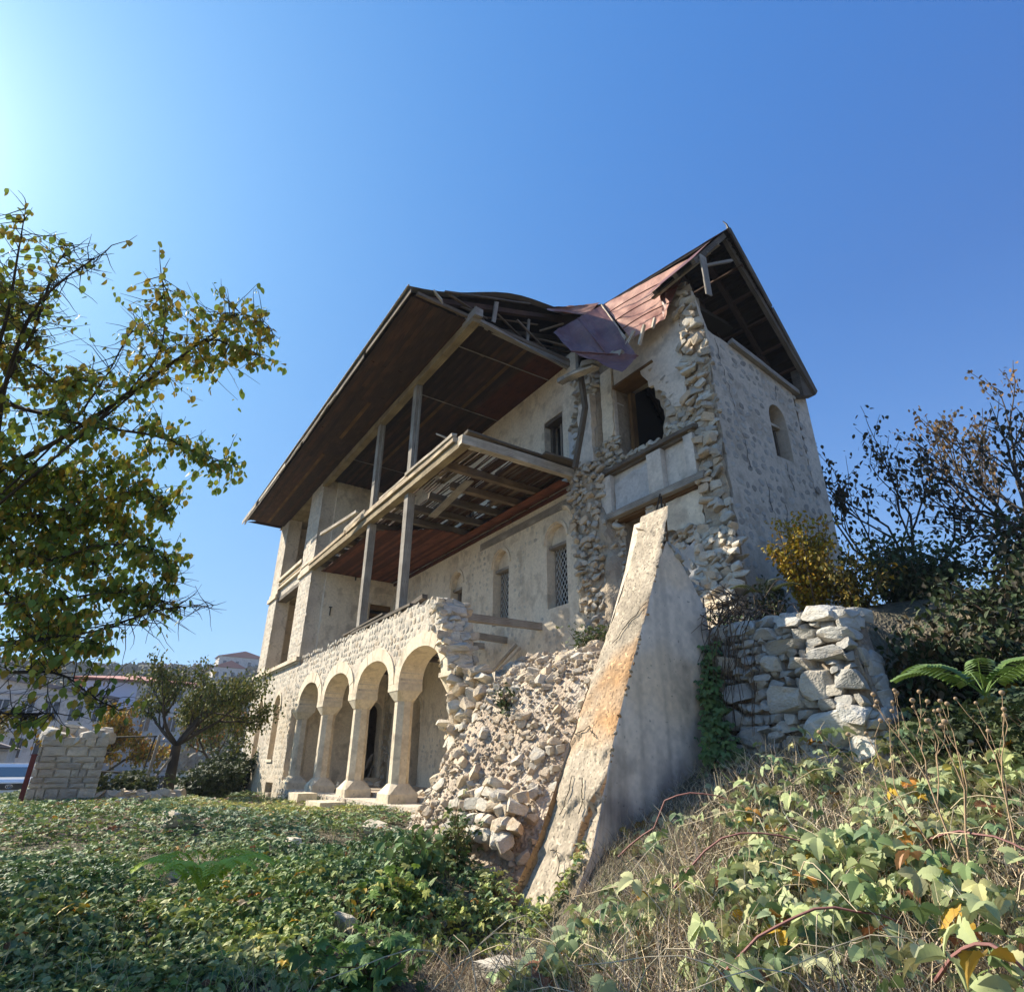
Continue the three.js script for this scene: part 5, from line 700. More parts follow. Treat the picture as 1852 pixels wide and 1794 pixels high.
// ───────────── trees ─────────────
function polyTree(group, limbs, r0) { const L = []; limbs.forEach(([pts, ra, rb]) => { const c = new THREE.CatmullRomCurve3(pts); L.push(tube(c.getPoints(pts.length * 5), ra, rb, 6)); }); return L; }
function branchy(o, dir, len, r, depth, out, tips, opt) {
  const n = 5, pts = [o.clone()]; let p = o.clone(), d = dir.clone();
  for (let i = 0; i < n; i++) { d.add(V(R(-1, 1), R(-0.6, 1) * (opt.up || 0.5), R(-1, 1)).multiplyScalar(opt.wig || 0.16)).normalize(); p = p.clone().addScaledVector(d, len / n); pts.push(p); }
  out.push(tube(pts, r, Math.max(r * 0.55, 0.003), depth > 2 ? 6 : 4)); if (depth <= 1) tips.push(...pts.slice(1));
  if (depth > 0) { const k = opt.kids || 3; for (let i = 0; i < k; i++) { const j = Math.max(1, Math.round(lerp(2, n, (i + 1) / k))), q = pts[j], nd = d.clone().add(V(R(-1, 1), R(-0.5, 0.9), R(-1, 1)).normalize().multiplyScalar(opt.spread || 0.8)).normalize(); branchy(q, nd, len * R(0.58, 0.8), r * 0.55, depth - 1, out, tips, opt); } }
}
function tree(name, label, category, pos, o) {
  const t = thing(name, label, category, [pos[0], o.y ?? H(pos[0], pos[1]), pos[1]], o.group); const out = [], tips = [];
  const tr = [V(0, -0.2, 0), V(R(-0.05, 0.05), o.trunk * 0.5, R(-0.05, 0.05)), V(o.lean?.[0] || 0, o.trunk, o.lean?.[1] || 0)]; part('trunk', tube(new THREE.CatmullRomCurve3(tr).getPoints(8), o.r, o.r * 0.75, 8), M.bark, t);
  (o.limbs || [[0, 0.9], [1.6, 0.9], [3.1, 0.9], [4.7, 0.9]]).forEach(([a, e, l = 1]) => branchy(tr[2].clone(), V(Math.cos(a) * Math.cos(e), Math.sin(e), Math.sin(a) * Math.cos(e)), o.len * l, o.r * (o.lr || 0.5), o.depth ?? 3, out, tips, o));
  part('branches', merge(out), o.barkMat || M.bark, t);
  const L = []; for (let i = 0; i < o.leaves; i++) { const p = pick(tips), s = o.scat || 0.12; L.push([p.x + R(-s, s), p.y + R(-s, s), p.z + R(-s, s), R(o.size[0], o.size[1]), R(0, 6.3), R(0.1, 1.5), R(-0.6, 0.6), vary(pick(o.colors))]); }
  inst('crown', o.geo || G_leaf, o.mat || M.leaf, L, t); return t;
}
// big tree at the left edge: limbs reach into the picture, the trunk stands outside it
{
  const t = thing('broadleaf_tree', 'large yellowing broadleaf tree whose branches reach in from the left edge', 'tree');
  const X0 = V(-8.6, H(-8.6, 2.5), 2.5), fork = X0.clone().add(V(0.1, 2.0, -0.2)); part('trunk', tube([X0.clone().add(V(0, -0.3, 0)), X0.clone().add(V(0.05, 1.0, -0.1)), fork], 0.2, 0.15, 10), M.bark, t);
  const limbs = [[[[-7.69, 4.09, 1.45], [-6.87, 5.04, 1.43], [-6.18, 5.50, 1.30], [-5.83, 5.73, 1.10], [-5.57, 5.96, 0.86]], 0.05, 0.28],
[[[-7.39, 4.77, 1.70], [-6.75, 5.64, 1.59], [-6.34, 6.09, 1.60], [-5.96, 6.42, 1.60]], 0.045, 0.45],
[[[-6.87, 5.04, 1.43], [-6.55, 5.49, 1.32], [-6.10, 6.01, 1.26], [-5.96, 6.22, 1.18]], 0.03, 0.3],
[[[-7.53, 4.97, 1.69], [-6.83, 4.78, 1.14], [-6.52, 4.63, 0.65], [-6.25, 4.57, 0.04], [-6.18, 4.48, -0.27], [-6.08, 4.37, -0.68]], 0.045, 0.75],
[[[-7.83, 4.32, 1.48], [-6.96, 4.57, 0.91], [-6.40, 4.92, 0.47], [-6.02, 5.22, 0.15], [-5.72, 5.50, -0.15], [-5.63, 5.44, -0.40], [-5.61, 5.45, -0.61]], 0.05, 0.7],
[[[-6.40, 4.92, 0.47], [-5.96, 5.31, 0.25], [-5.64, 5.61, 0.28], [-5.47, 5.84, 0.38]], 0.022, 0.55],
[[[-6.02, 5.22, 0.15], [-5.67, 5.58, -0.18], [-5.44, 5.72, -0.32], [-5.36, 5.61, -0.64]], 0.02, 0.6],
[[[-6.96, 4.57, 0.91], [-6.56, 5.23, 0.65], [-6.30, 5.68, 0.53], [-6.25, 5.78, 0.40]], 0.02, 0.12],
[[[-8.18, 3.88, 1.44], [-7.41, 3.95, 0.85], [-6.98, 4.06, 0.41], [-6.66, 4.12, 0.05], [-6.61, 3.93, -0.23]], 0.045, 0.85],
[[[-8.31, 3.44, 1.32], [-7.34, 3.49, 0.64], [-6.93, 3.61, 0.21], [-6.73, 3.55, -0.23], [-6.78, 3.36, -0.37]], 0.04, 0.85],
[[[-8.19, 3.08, 1.21], [-7.44, 3.07, 0.62], [-7.04, 3.12, 0.23], [-6.84, 3.15, -0.08], [-6.84, 3.11, -0.33]], 0.035, 0.8],
[[[-7.11, 2.80, 0.10], [-6.88, 2.93, -0.18], [-6.75, 3.02, -0.44], [-6.70, 3.09, -0.80]], 0.018, 0.02],
[[[-6.88, 2.93, -0.18], [-6.83, 3.13, -0.33], [-6.76, 3.41, -0.38]], 0.012, 0.02],
[[[-7.87, 2.65, 1.06], [-7.31, 2.67, 0.60], [-7.01, 2.71, 0.30], [-6.83, 2.59, -0.08]], 0.035, 0.8],
[[[-7.70, 2.38, 1.00], [-7.14, 2.37, 0.59], [-6.96, 2.35, 0.29], [-6.78, 2.16, -0.00], [-6.78, 2.06, -0.21]], 0.03, 0.45],
[[[-7.52, 2.16, 0.96], [-7.16, 2.02, 0.65], [-6.88, 2.01, 0.40], [-6.69, 2.01, 0.24]], 0.025, 0.3],
[[[-7.85, 4.71, 1.74], [-7.55, 4.58, 1.31], [-7.27, 4.32, 0.90], [-6.97, 4.37, 0.53], [-6.73, 4.46, 0.27]], 0.035, 0.9],
[[[-8.25, 4.24, 1.64], [-8.01, 3.87, 1.24], [-7.90, 3.66, 0.89], [-7.65, 3.87, 0.70], [-7.52, 4.00, 0.53]], 0.03, 1],
[[[-8.43, 3.69, 1.50], [-8.06, 3.30, 1.08], [-7.87, 2.92, 0.64], [-7.68, 2.97, 0.42]], 0.03, 1],
[[[-7.72, 5.41, 1.93], [-7.26, 5.53, 1.64], [-7.14, 5.45, 1.33], [-7.07, 5.26, 0.99], [-6.92, 5.38, 0.83]], 0.03, 0.8],
[[[-7.49, 5.81, 2.02], [-6.99, 6.12, 1.83], [-6.88, 5.99, 1.65], [-6.91, 5.66, 1.33]], 0.03, 0.7],
[[[-8.08, 4.68, 1.75], [-7.81, 4.20, 1.17], [-7.70, 3.72, 0.61], [-7.49, 3.44, 0.15]], 0.03, 1],
[[[-8.42, 4.05, 1.61], [-7.84, 4.39, 1.23], [-7.60, 4.34, 0.82], [-7.41, 4.07, 0.30], [-7.36, 3.92, 0.06]], 0.03, 1]];
  const out = [], tips = [];
  limbs.forEach(([pts, r, leafy]) => {
    const P = [fork, ...pts.map((q) => V(...q))], c = new THREE.CatmullRomCurve3(P, false, 'centripetal'), S = c.getPoints(P.length * 6); out.push(tube(S, r * 0.62, 0.003, 6));
    const n = S.length; for (let i = Math.floor(n * 0.3); i < n; i++) { const f = i / n; if (rnd() < 0.95) for (let k = 0; k < 3; k++) { const L2 = []; let d = V(R(-1, 1), R(-0.7, 0.8), R(-1, 1)).normalize(); let p = S[i].clone(); const len = R(0.25, 0.8) * (1.15 - f * 0.75); L2.push(p.clone()); for (let j = 0; j < 4; j++) { d.add(V(R(-0.3, 0.3), R(-0.3, 0.3), R(-0.3, 0.3))).normalize(); p = p.clone().addScaledVector(d, len / 4); L2.push(p); if (leafy > 0) for (let m = 0; m < 2; m++) if (rnd() < leafy) tips.push([p, leafy, f]); } out.push(tube(L2, 0.005, 0.0015, 4)); } }
  });
  part('branches', merge(out), M.bark, t);
  const L = [], cols = [rgb(0.24, 0.3, 0.05), rgb(0.17, 0.24, 0.04), rgb(0.36, 0.36, 0.05), rgb(0.42, 0.29, 0.05), rgb(0.15, 0.22, 0.05)];
  tips.forEach(([p, l]) => { for (let k = 0; k < 3; k++) { if (rnd() > l * 0.62) continue; L.push([p.x + R(-0.045, 0.045), p.y + R(-0.07, 0.02), p.z + R(-0.045, 0.045), R(0.036, 0.095), R(0, 6.3), R(0.3, 1.8), R(-0.5, 0.5), vary(p.y > 5 ? pick([cols[3], cols[0], cols[2]]) : pick(cols))]); } });
  // the part of the crown outside the picture, which shades the foreground
  for (let i = 0; i < 6500; i++) { const a = V(R(-1, 1), R(-1, 1), R(-1, 1)); if (a.length() > 1) continue; L.push([-8.2 + a.x * 3.9, 5.0 + a.y * 2.3, 3.0 + a.z * 1.6, R(0.09, 0.14), R(0, 6.3), R(0.3, 1.5), R(-0.5, 0.5), vary(pick(cols))]); }
  inst('crown', G_oval, M.leaf, L, t);
}
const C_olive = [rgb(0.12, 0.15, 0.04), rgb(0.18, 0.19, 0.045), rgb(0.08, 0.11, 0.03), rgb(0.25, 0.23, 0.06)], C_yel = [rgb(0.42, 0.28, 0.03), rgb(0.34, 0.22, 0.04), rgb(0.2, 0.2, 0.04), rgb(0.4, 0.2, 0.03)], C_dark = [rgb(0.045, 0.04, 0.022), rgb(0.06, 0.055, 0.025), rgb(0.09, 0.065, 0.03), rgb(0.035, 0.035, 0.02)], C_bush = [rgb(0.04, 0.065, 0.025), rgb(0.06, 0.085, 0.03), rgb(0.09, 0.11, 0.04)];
tree('apple_tree', 'small spreading olive green fruit tree with dark trunk left of the ruin', 'tree', [-20.9, -2.35], { trunk: 1.55, r: 0.17, lean: [0.05, 0.05], limbs: [[4.2, 0.95, 1], [5.4, 0.8, 1], [1.2, 0.8, 1.05], [-2.6, 0.3, 0.8], [-1.35, 0.5, 1.05], [-1.8, 1.05, 1.3], [1.9, 0.6, 0.9]], len: 1.15, depth: 3, spread: 0.75, wig: 0.2, leaves: 6800, lr: 0.36, size: [0.07, 0.12], scat: 0.22, colors: C_olive });
tree('autumn_tree', 'golden yellow autumn tree standing behind the rusty gate frame', 'tree', [-27.5, -0.7], { trunk: 0.5, r: 0.12, len: 1.0, depth: 3, spread: 0.9, leaves: 4200, size: [0.09, 0.16], scat: 0.25, colors: C_yel, limbs: [[0, 0.9], [1.6, 0.7], [3.1, 0.9], [4.7, 0.7], [5.5, 1.2, 1.2]] });
tree('autumn_tree', 'green and orange autumn tree just left of the far corner buttress', 'tree', [-31.5, -5.2], { trunk: 1.0, r: 0.13, len: 1.5, depth: 3, spread: 0.9, leaves: 5200, size: [0.09, 0.16], scat: 0.28, colors: [...C_olive, rgb(0.4, 0.17, 0.05), C_yel[2]] });
tree('autumn_tree', 'yellow brown tree far behind the left edge branches beside the stone gate pillar', 'tree', [-47, 5.5], { trunk: 1.5, r: 0.16, len: 1.6, depth: 3, spread: 0.9, leaves: 5200, size: [0.1, 0.17], scat: 0.3, colors: [C_yel[1], C_yel[2], C_olive[1], C_yel[0]] });
const darkT = { mat: M.leafDry, geo: G_leaf, colors: C_dark, size: [0.08, 0.14], up: 0.9, wig: 0.12 };
tree('dark_tree', 'bare dark forked tree with shrivelled brown leaves right of the ruin', 'tree', [-5.0, -12.9], { ...darkT, trunk: 0.35, r: 0.11, limbs: [[3.4, 1.2, 1.25], [0.4, 1.35, 1.15], [2.6, 0.8, 1.1], [5.6, 0.9, 0.9], [3.3, 0.7, 1.0]], len: 1.38, depth: 3, spread: 0.7, leaves: 1100, lr: 0.38, scat: 0.14 });
tree('dark_tree', 'dense dark tree with small brown leaves cut by the right edge', 'tree', [-2.7, -12.6], { ...darkT, trunk: 0.6, r: 0.13, limbs: [[3.2, 0.9, 1.2], [0.4, 1.1, 1], [2.2, 1.2, 1.2], [4.6, 0.9, 1], [3.9, 0.6, 1.1]], len: 1.08, depth: 3, spread: 0.8, lr: 0.36, leaves: 620, scat: 0.2 });
tree('dark_tree', 'slender bare tree with thin upright twigs farther right behind the dark ones', 'tree', [-4.4, -17.5], { ...darkT, trunk: 1.0, r: 0.12, len: 1.9, depth: 3, spread: 0.6, leaves: 1200, colors: [rgb(0.2, 0.12, 0.05), rgb(0.12, 0.09, 0.05)], limbs: [[3.2, 1.2], [0.4, 1.2], [1.9, 1.1], [4.6, 1.2]] });
const bush = (label, x, z, h, w, n, cols, size, o = {}) => {
  const t = thing('bush', label, 'bush', [x, o.y ?? H(x, z), z], o.group), out = [], L = [], st = o.stems || 16;
  for (let i = 0; i < st; i++) { const a = R(0, 6.3), r = w * Math.sqrt(rnd()), q = V(Math.cos(a) * r, h * R(0.55, 1.05) * (1 - 0.35 * r / w), Math.sin(a) * r), m = V(q.x * 0.4 + R(-0.1, 0.1), q.y * 0.5, q.z * 0.4 + R(-0.1, 0.1)); const S = new THREE.CatmullRomCurve3([V(q.x * 0.15, -0.1, q.z * 0.15), m, q]).getPoints(8); out.push(tube(S, o.r || 0.014, 0.003, 4)); for (let k = 0; k < n / st; k++) { const p = S[Math.floor(R(o.low ?? 1, 8.99))], s = o.scat || 0.16; L.push([p.x + R(-s, s), p.y + R(-s, s) * 0.8, p.z + R(-s, s), R(size[0], size[1]), R(0, 6.3), R(-0.1, 1.2), R(-0.6, 0.6), vary(pick(cols), 0.35)]); } }
  part('stems', merge(out), o.stem || M.twig, t); inst('leaves', o.geo || G_leaf, o.mat || M.leaf, L, t); return t;
};
bush('tall feathery yellow green bush against the lower end wall', -4.7, -8.4, 1.75, 0.6, 5200, [rgb(0.42, 0.31, 0.03), rgb(0.46, 0.27, 0.02), rgb(0.3, 0.25, 0.03)], [0.04, 0.075], { scat: 0.1, stems: 26 });
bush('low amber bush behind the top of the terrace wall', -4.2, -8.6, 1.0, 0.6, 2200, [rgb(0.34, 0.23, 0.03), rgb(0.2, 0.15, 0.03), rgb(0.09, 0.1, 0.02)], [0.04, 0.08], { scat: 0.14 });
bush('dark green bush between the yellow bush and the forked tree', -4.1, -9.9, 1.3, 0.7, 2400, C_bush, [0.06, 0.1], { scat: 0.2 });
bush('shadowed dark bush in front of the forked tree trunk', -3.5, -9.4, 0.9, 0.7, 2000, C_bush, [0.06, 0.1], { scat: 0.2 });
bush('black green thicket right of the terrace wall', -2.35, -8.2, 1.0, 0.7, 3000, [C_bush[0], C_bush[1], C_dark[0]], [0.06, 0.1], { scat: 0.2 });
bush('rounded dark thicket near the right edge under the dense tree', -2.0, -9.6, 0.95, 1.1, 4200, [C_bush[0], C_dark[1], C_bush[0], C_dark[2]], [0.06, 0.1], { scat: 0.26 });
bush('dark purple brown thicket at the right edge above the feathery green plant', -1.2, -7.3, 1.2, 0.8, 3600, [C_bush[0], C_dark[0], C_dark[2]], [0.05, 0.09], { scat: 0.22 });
bush('shaded bramble bush against the right face of the terrace wall', -2.65, -6.4, 0.75, 0.45, 1500, C_bush, [0.09, 0.13], { scat: 0.16, geo: G_bram });
bush('dense shadowed bramble bush between fruit tree and far corner buttress', -24.5, -4.55, 1.7, 1.3, 3200, C_bush, [0.12, 0.2], { scat: 0.3, geo: G_bram });
bush('bramble bush around the foot of the rusty gate', -20.2, -1.35, 0.9, 0.8, 1800, [C_bush[2], C_bush[1], rgb(0.13, 0.15, 0.05)], [0.12, 0.19], { scat: 0.25, geo: G_bram });
bush('bramble bush to the right of the fruit tree trunk', -22.3, -3.6, 1.25, 1.0, 2200, C_bush, [0.12, 0.19], { scat: 0.3, geo: G_bram });
bush('low tangled bush on top of the rubble heap by the buttress', -7.9, -6.9, 0.55, 0.5, 420, [rgb(0.1, 0.13, 0.04), rgb(0.07, 0.1, 0.04)], [0.06, 0.1], { y: moundY(-7.9, -6.9) - 0.05, scat: 0.16, geo: G_bram });
bush('small green bush growing from the middle of the rubble heap', -7.9, -5.2, 0.3, 0.25, 160, [rgb(0.1, 0.13, 0.04), rgb(0.07, 0.1, 0.04)], [0.05, 0.09], { y: moundY(-7.9, -5.2) - 0.03, scat: 0.1 });
bush('ragged weed at the foot of the rubble heap', -7.0, -3.85, 0.8, 0.35, 320, [rgb(0.1, 0.15, 0.04), rgb(0.06, 0.1, 0.03), rgb(0.2, 0.2, 0.05)], [0.07, 0.12], { scat: 0.12, geo: G_bram });
bush('leafy vine mound before the lower left side of the buttress', -6.6, -3.2, 0.7, 0.3, 260, [rgb(0.12, 0.2, 0.07), rgb(0.18, 0.26, 0.09)], [0.09, 0.14], { scat: 0.16, geo: G_oval });
bush('light green maple-leaved shoots beside the tip of the buttress', -6.0, -2.65, 0.34, 0.34, 240, [rgb(0.28, 0.38, 0.08), rgb(0.2, 0.3, 0.07), rgb(0.4, 0.4, 0.1)], [0.08, 0.13], { scat: 0.14, geo: G_palm });
bush('darker maple-leaved plant in the lower middle of the yard', -4.5, -1.9, 0.32, 0.45, 260, [rgb(0.13, 0.23, 0.07), rgb(0.18, 0.28, 0.08)], [0.08, 0.13], { scat: 0.14, geo: G_palm });
bush('orange leaved sprig at the bottom edge of the yard', -3.95, -1.0, 0.3, 0.14, 34, [LY[0], LY[1]], [0.1, 0.16], { scat: 0.08, stems: 5, geo: G_oval });
bush('yellow leaved sprig in the middle of the yard', -6.0, -2.3, 0.22, 0.25, 30, [LY[0], LY[2]], [0.08, 0.13], { scat: 0.1, stems: 5, geo: G_oval });
bush('orange leaved sprig left of the light green feathery plant', -6.4, -0.35, 0.2, 0.3, 34, [LY[0], LY[1]], [0.08, 0.13], { scat: 0.12, stems: 5, geo: G_oval });
bush('thin leafy weed in front of the end wall, beside the yellow bush', -5.1, -8.0, 0.75, 0.4, 380, [rgb(0.08, 0.1, 0.03), rgb(0.05, 0.07, 0.03)], [0.05, 0.09], { scat: 0.08, stems: 12 });
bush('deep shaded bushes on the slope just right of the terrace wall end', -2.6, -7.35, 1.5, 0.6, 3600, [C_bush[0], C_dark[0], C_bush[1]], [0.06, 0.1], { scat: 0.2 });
bush('shaded leafy shrub rising behind the tall dead flower stalks', -1.6, -6.2, 1.0, 0.6, 2400, [C_bush[0], C_bush[1], C_bush[2]], [0.07, 0.11], { scat: 0.2, geo: G_bram });
bush('sunlit bramble shrub at the far right edge of the bank', -0.9, -4.9, 0.75, 0.5, 1300, [rgb(0.24, 0.3, 0.12), rgb(0.12, 0.19, 0.07)], [0.08, 0.13], { scat: 0.16, geo: G_bramN });
bush('tall shaded leafy bush right against the top corner of the terrace wall', -2.9, -6.95, 1.6, 0.32, 2200, [C_bush[0], C_bush[1], C_dark[2]], [0.06, 0.1], { scat: 0.16 });
// vines between the buttress and the terrace wall
{
  const t = thing('vine', 'ivy-like bramble vine hanging down the right edge of the buttress', 'vine'); const out = [], L = [];
  for (let i = 0; i < 9; i++) { const z = R(-6.2, -5.9), S = [V(-4.93, R(2.6, 3.3), -6.25), V(-4.86, 2.2, z), V(-4.75 + R(-0.1, 0.25), 1.7, R(-6.0, -5.6))]; const C = new THREE.CatmullRomCurve3(S).getPoints(10); out.push(tube(C, 0.008, 0.004, 4)); C.forEach((p) => { for (let k = 0; k < 4; k++) L.push([p.x + R(-0.06, 0.14), p.y + R(-0.08, 0.08), p.z + R(-0.05, 0.14), R(0.08, 0.14), R(-0.6, 1.6), R(0.4, 1.3), R(-0.4, 0.4), vary(pick([rgb(0.1, 0.17, 0.055), rgb(0.15, 0.22, 0.07)]))]); }); }
  part('stems', merge(out), M.twig, t); inst('leaves', G_bram, M.leaf, L, t);
  const u = thing('root_tangle', 'grey tangle of dead roots and twigs over the top left of the terrace wall', 'roots'); const o2 = [];
  for (let i = 0; i < 130; i++) { const a = V(R(-5.0, -4.3), R(3.15, 3.6), R(-7.0, -6.2)); const b = rnd() < 0.4 ? V(a.x + R(-0.2, 0.2), R(1.9, 2.8), -6.08 + R(-0.05, 0.05)) : a.clone().add(V(R(-0.5, 0.5), R(-0.2, 0.15), R(-0.4, 0.4))); o2.push(tube(new THREE.CatmullRomCurve3([a, a.clone().lerp(b, 0.4).add(V(R(-0.1, 0.1), R(0, 0.18), R(0, 0.15))), b]).getPoints(7), 0.008, 0.003, 4)); }
  tag(part('twigs', merge(o2), M.twig, u), null, null, null, 'stuff');
}
// feathery (pinnate) plants
function pinnate(label, x, z, n, len, col, y, lift = 0.7, a0 = 0, a1 = 6.28, wf = 0.036) {
  const t = thing('pinnate_plant', label, 'plant', [x, y ?? H(x, z), z]); const m = leafMat('pin' + label.length, { color: col, transmission: 0.4 });
  for (let i = 0; i < n; i++) { const a = lerp(a0, a1, (i + R(0, 0.7)) / n), L = [], pts = []; for (let k = 0; k <= 10; k++) { const q = k / 10, r = len * q, yy = lift * len * (q - 0.75 * q * q) + 0.1 * rnd() * 0; pts.push(V(Math.cos(a) * r, 0.12 + yy + R(0, 0.01), Math.sin(a) * r)); } L.push(tube(pts, 0.005, 0.002, 4)); for (let k = 4; k <= 20; k++) for (const s of [-1, 1]) { const g = leafShape(len * 0.27 * (1 - 0.025 * k), len * wf, 4, 0.15, 0.25), p = pts[k >> 1].clone().lerp(pts[Math.min(10, (k >> 1) + 1)], (k & 1) / 2); g.applyMatrix4(RM(0.1, -a + Math.PI / 2 + s * 1.1, 0).setPosition(p.x, p.y, p.z)); L.push(g); } part('frond', joinP(L), m, t); }
}
pinnate('bright green feathery plant standing low in the left foreground', -4.85, -0.85, 15, 0.4, rgb(0.5, 0.62, 0.08), H(-4.85, -0.85) + 0.4, 1.5);
pinnate('dark green feathery plant with long leaves at the right above the bramble bank', -1.75, -5.0, 7, 0.5, rgb(0.16, 0.26, 0.06), 1.95, 1.2, 0, 6.28, 0.062);
pinnate('small feathery sapling on the terrace top behind the root tangle', -5.0, -7.7, 6, 0.45, rgb(0.08, 0.1, 0.03), 3.75, 0.9);
// tall dead flower stalks
{
  const t = thing('dead_flower_stalks', 'tall dry branching stalks with round seed heads right of the terrace wall', 'stalks'); const foot = V(-1.95, H(-1.95, -4.5) + 0.25, -4.5), L = [], heads = [];
  const P = { ax: V(-1.0, 0, 0.44), up: V(0, 1, 0) };
  const go = (p, d, len, r, k) => { const q = p.clone().addScaledVector(d, len * 0.5).add(V(R(-0.02, 0.02), 0, R(-0.02, 0.02))), e = p.clone().addScaledVector(d, len).add(V(0, 0.02, 0)); L.push(tube([p, q, e], r, r * 0.65, 5)); if (k === 0) { heads.push(e); return; } const nn = k > 1 ? 3 : 2; for (let i = 0; i < nn; i++) go(i ? e : q.clone().lerp(e, 0.4), d.clone().add(P.ax.clone().multiplyScalar(R(-0.55, 0.55))).add(V(0, 0.25, 0)).add(V(R(-0.2, 0.2), 0, R(-0.2, 0.2))).normalize(), len * R(0.5, 0.75), r * 0.62, k - 1); };
  go(foot, V(-0.2, 1, -0.1).normalize(), 0.46, 0.0075, 3); go(foot.clone().add(V(0.06, 0, 0.05)), V(0.25, 1, 0.1).normalize(), 0.42, 0.007, 2); go(foot.clone().add(V(-0.1, 0, 0)), V(-0.6, 1, 0).normalize(), 0.45, 0.006, 2); go(foot.clone().add(V(0.25, 0, -0.1)), V(0.1, 1, 0).normalize(), 0.45, 0.006, 2);
  part('stems', merge(L), M.stalk, t); const hg = rockGeo(3, 1, 0, 0.3); heads.forEach((e) => { const h = part('seed_head', hg, M.stalk, t); h.position.copy(e); h.scale.setScalar(R(0.022, 0.036)); });
}
// single stones lying in the yard
[[-10.9, -1.45, 0.55, 'flat white stone in the sunlit grass before the arcade'], [-7.9, -1.15, 0.34, 'pale stone at the edge of the shade, nearer than the flat white one'], [-6.3, -1.75, 0.3, 'shaded grey stone in the middle of the yard'], [-5.75, -2.15, 0.26, 'small grey stone near the middle shoots'], [-9.6, -3.95, 0.5, 'pale stone at the foot of the rubble heap'], [-4.25, -2.75, 0.42, 'low stone slab beside the buttress tip'], [-18.2, -1.0, 0.5, 'light stone below the gate pillar'], [-9.0, -2.6, 0.3, 'white stone between the yard brambles and the rubble'], [-12.2, -2.6, 0.3, 'small pale stone in the lawn nearest the arcade steps'], [-6.9, -0.1, 0.22, 'small dull stone left of the bright feathery plant'], [-3.7, -0.4, 0.3, 'half buried stone near the lower left corner']].forEach(([x, z, s, l], i) => { const m = part('loose_stone', ROCKF[i % 8], M.stones[[2, 2, 1, 1, 0, 1, 2, 2, 2, 0, 1][i]], scene); m.position.set(x, H(x, z) + s * 0.16, z); m.scale.set(s, s * 0.45, s * 0.7); m.rotation.set(R(-0.1, 0.1), R(0, 6), R(-0.1, 0.1)); tag(m, l, 'stone'); });

// ───────────── gate, car, buildings and hills beyond the yard ─────────────
{
  const t = thing('gate_pillar', 'weathered square stone gate pillar with rounded top stones at the left', 'pillar', [0, 0, 0]);
  const x0 = -19.0, za = -0.58, zb = 0.78, y0 = 0.3; part('core', box(x0 - 1.2, x0 - 0.04, y0, 2.1, za + 0.03, zb - 0.03), M.mortar, t);
  const S = new Stones(); for (let v = y0; v < 2.0;) { const h = R(0.1, 0.25); for (let u = za; u < zb;) { const w = Math.min(R(0.14, 0.55), zb - u + 0.02); const o = box(-0.5, 0.5, -0.5, 0.5, -0.5, 0.5); const m = part('stone', rockBlock(), M.stones[pick([1, 1, 0, 4])], t); m.position.set(x0 - 0.06, v + h / 2, u + w / 2); m.scale.set(0.16, h * 0.95, w * 0.96); m.rotation.set(R(-0.05, 0.05), R(-0.06, 0.06), R(-0.04, 0.04)); u += w; } v += h; }
  for (let k = 0; k < 14; k++) { const m = part('top_stone', ROCKF[k % 8], M.stones[pick([0, 1, 2])], t); const z = lerp(za + 0.1, zb - 0.1, (k % 7) / 6); m.position.set(x0 - 0.15 - (k > 6 ? 0.5 : 0), 2.13 + 0.12 * Math.sin(k * 1.3) + (k > 6 ? 0.1 : 0), z); m.scale.set(0.4, R(0.2, 0.3), R(0.25, 0.36)); m.rotation.set(R(-0.3, 0.3), R(0, 6), 0); }
  const post = thing('gate_post', 'dark red iron gate post at the left side of the stone pillar', 'post', [-18.5, 0.3, 0.83]); part('post', box(-0.04, 0.04, 0, 1.42, -0.05, 0.05), matc('maroon', [0.12, 0.02, 0.018]), post); part('cap', box(-0.05, 0.05, 1.42, 1.45, -0.06, 0.06), M.maroon, post);
  const g = thing('iron_gate', 'rusty open iron gate frame between the stone pillar and a leaning post', 'gate'); const gx = -20.9; const bar = (n, p, q, r) => part(n, tube([V(...p), V(...q)], r, r, 6), M.iron, g);
  bar('upright', [gx, 1.0, -0.62], [gx, 2.2, -0.55], 0.025); bar('upright', [gx, 1.2, -1.6], [gx, 2.26, -1.72], 0.022); bar('rail', [gx, 2.2, -0.55], [gx, 2.26, -1.76], 0.022); bar('rail', [gx, 1.35, -0.6], [gx, 1.28, -1.62], 0.03); bar('rail', [gx, 1.82, -0.58], [gx, 1.84, -1.4], 0.008); bar('upright', [gx + 0.1, 0.9, -0.5], [gx + 0.1, 2.3, -0.42], 0.02); bar('rail', [gx + 0.05, 2.12, -0.45], [gx, 2.12, -0.58], 0.012);
  const lp = thing('leaning_post', 'weathered leaning timber post beside the fruit tree', 'post'); part('post', beam([-20.7, 0.9, -1.72], [-20.7, 2.3, -1.82], 0.08, 0.07, 0.008), M.woodG, lp); part('stay', beam([-20.75, 1.15, -1.9], [-20.8, 1.85, -2.3], 0.06, 0.06, 0.008), M.woodG, lp);
  const w = thing('low_wall', 'low tumbled stone footing between the gate pillar and the fruit tree', 'stone wall'); const S2 = new Stones(); for (let i = 0; i < 90; i++) { const z = R(-2.6, -0.6), x = -19.3 - (z + 0.6) * -0.2 + R(-0.3, 0.3); S2.add(w, pick(ROCK), V(x, H(x, z) + R(0.0, 0.32), z), [R(0.15, 0.4), R(0.12, 0.25), R(0.15, 0.4)], new THREE.Euler(R(-0.3, 0.3), R(0, 6), R(-0.3, 0.3)), pick([1, 0, 3])); } S2.build('stone', w);
}
function matc(k, c, o = {}) { return M[k] || mat(k, null, { color: rgb(...c), roughness: 0.8, ...o }); }
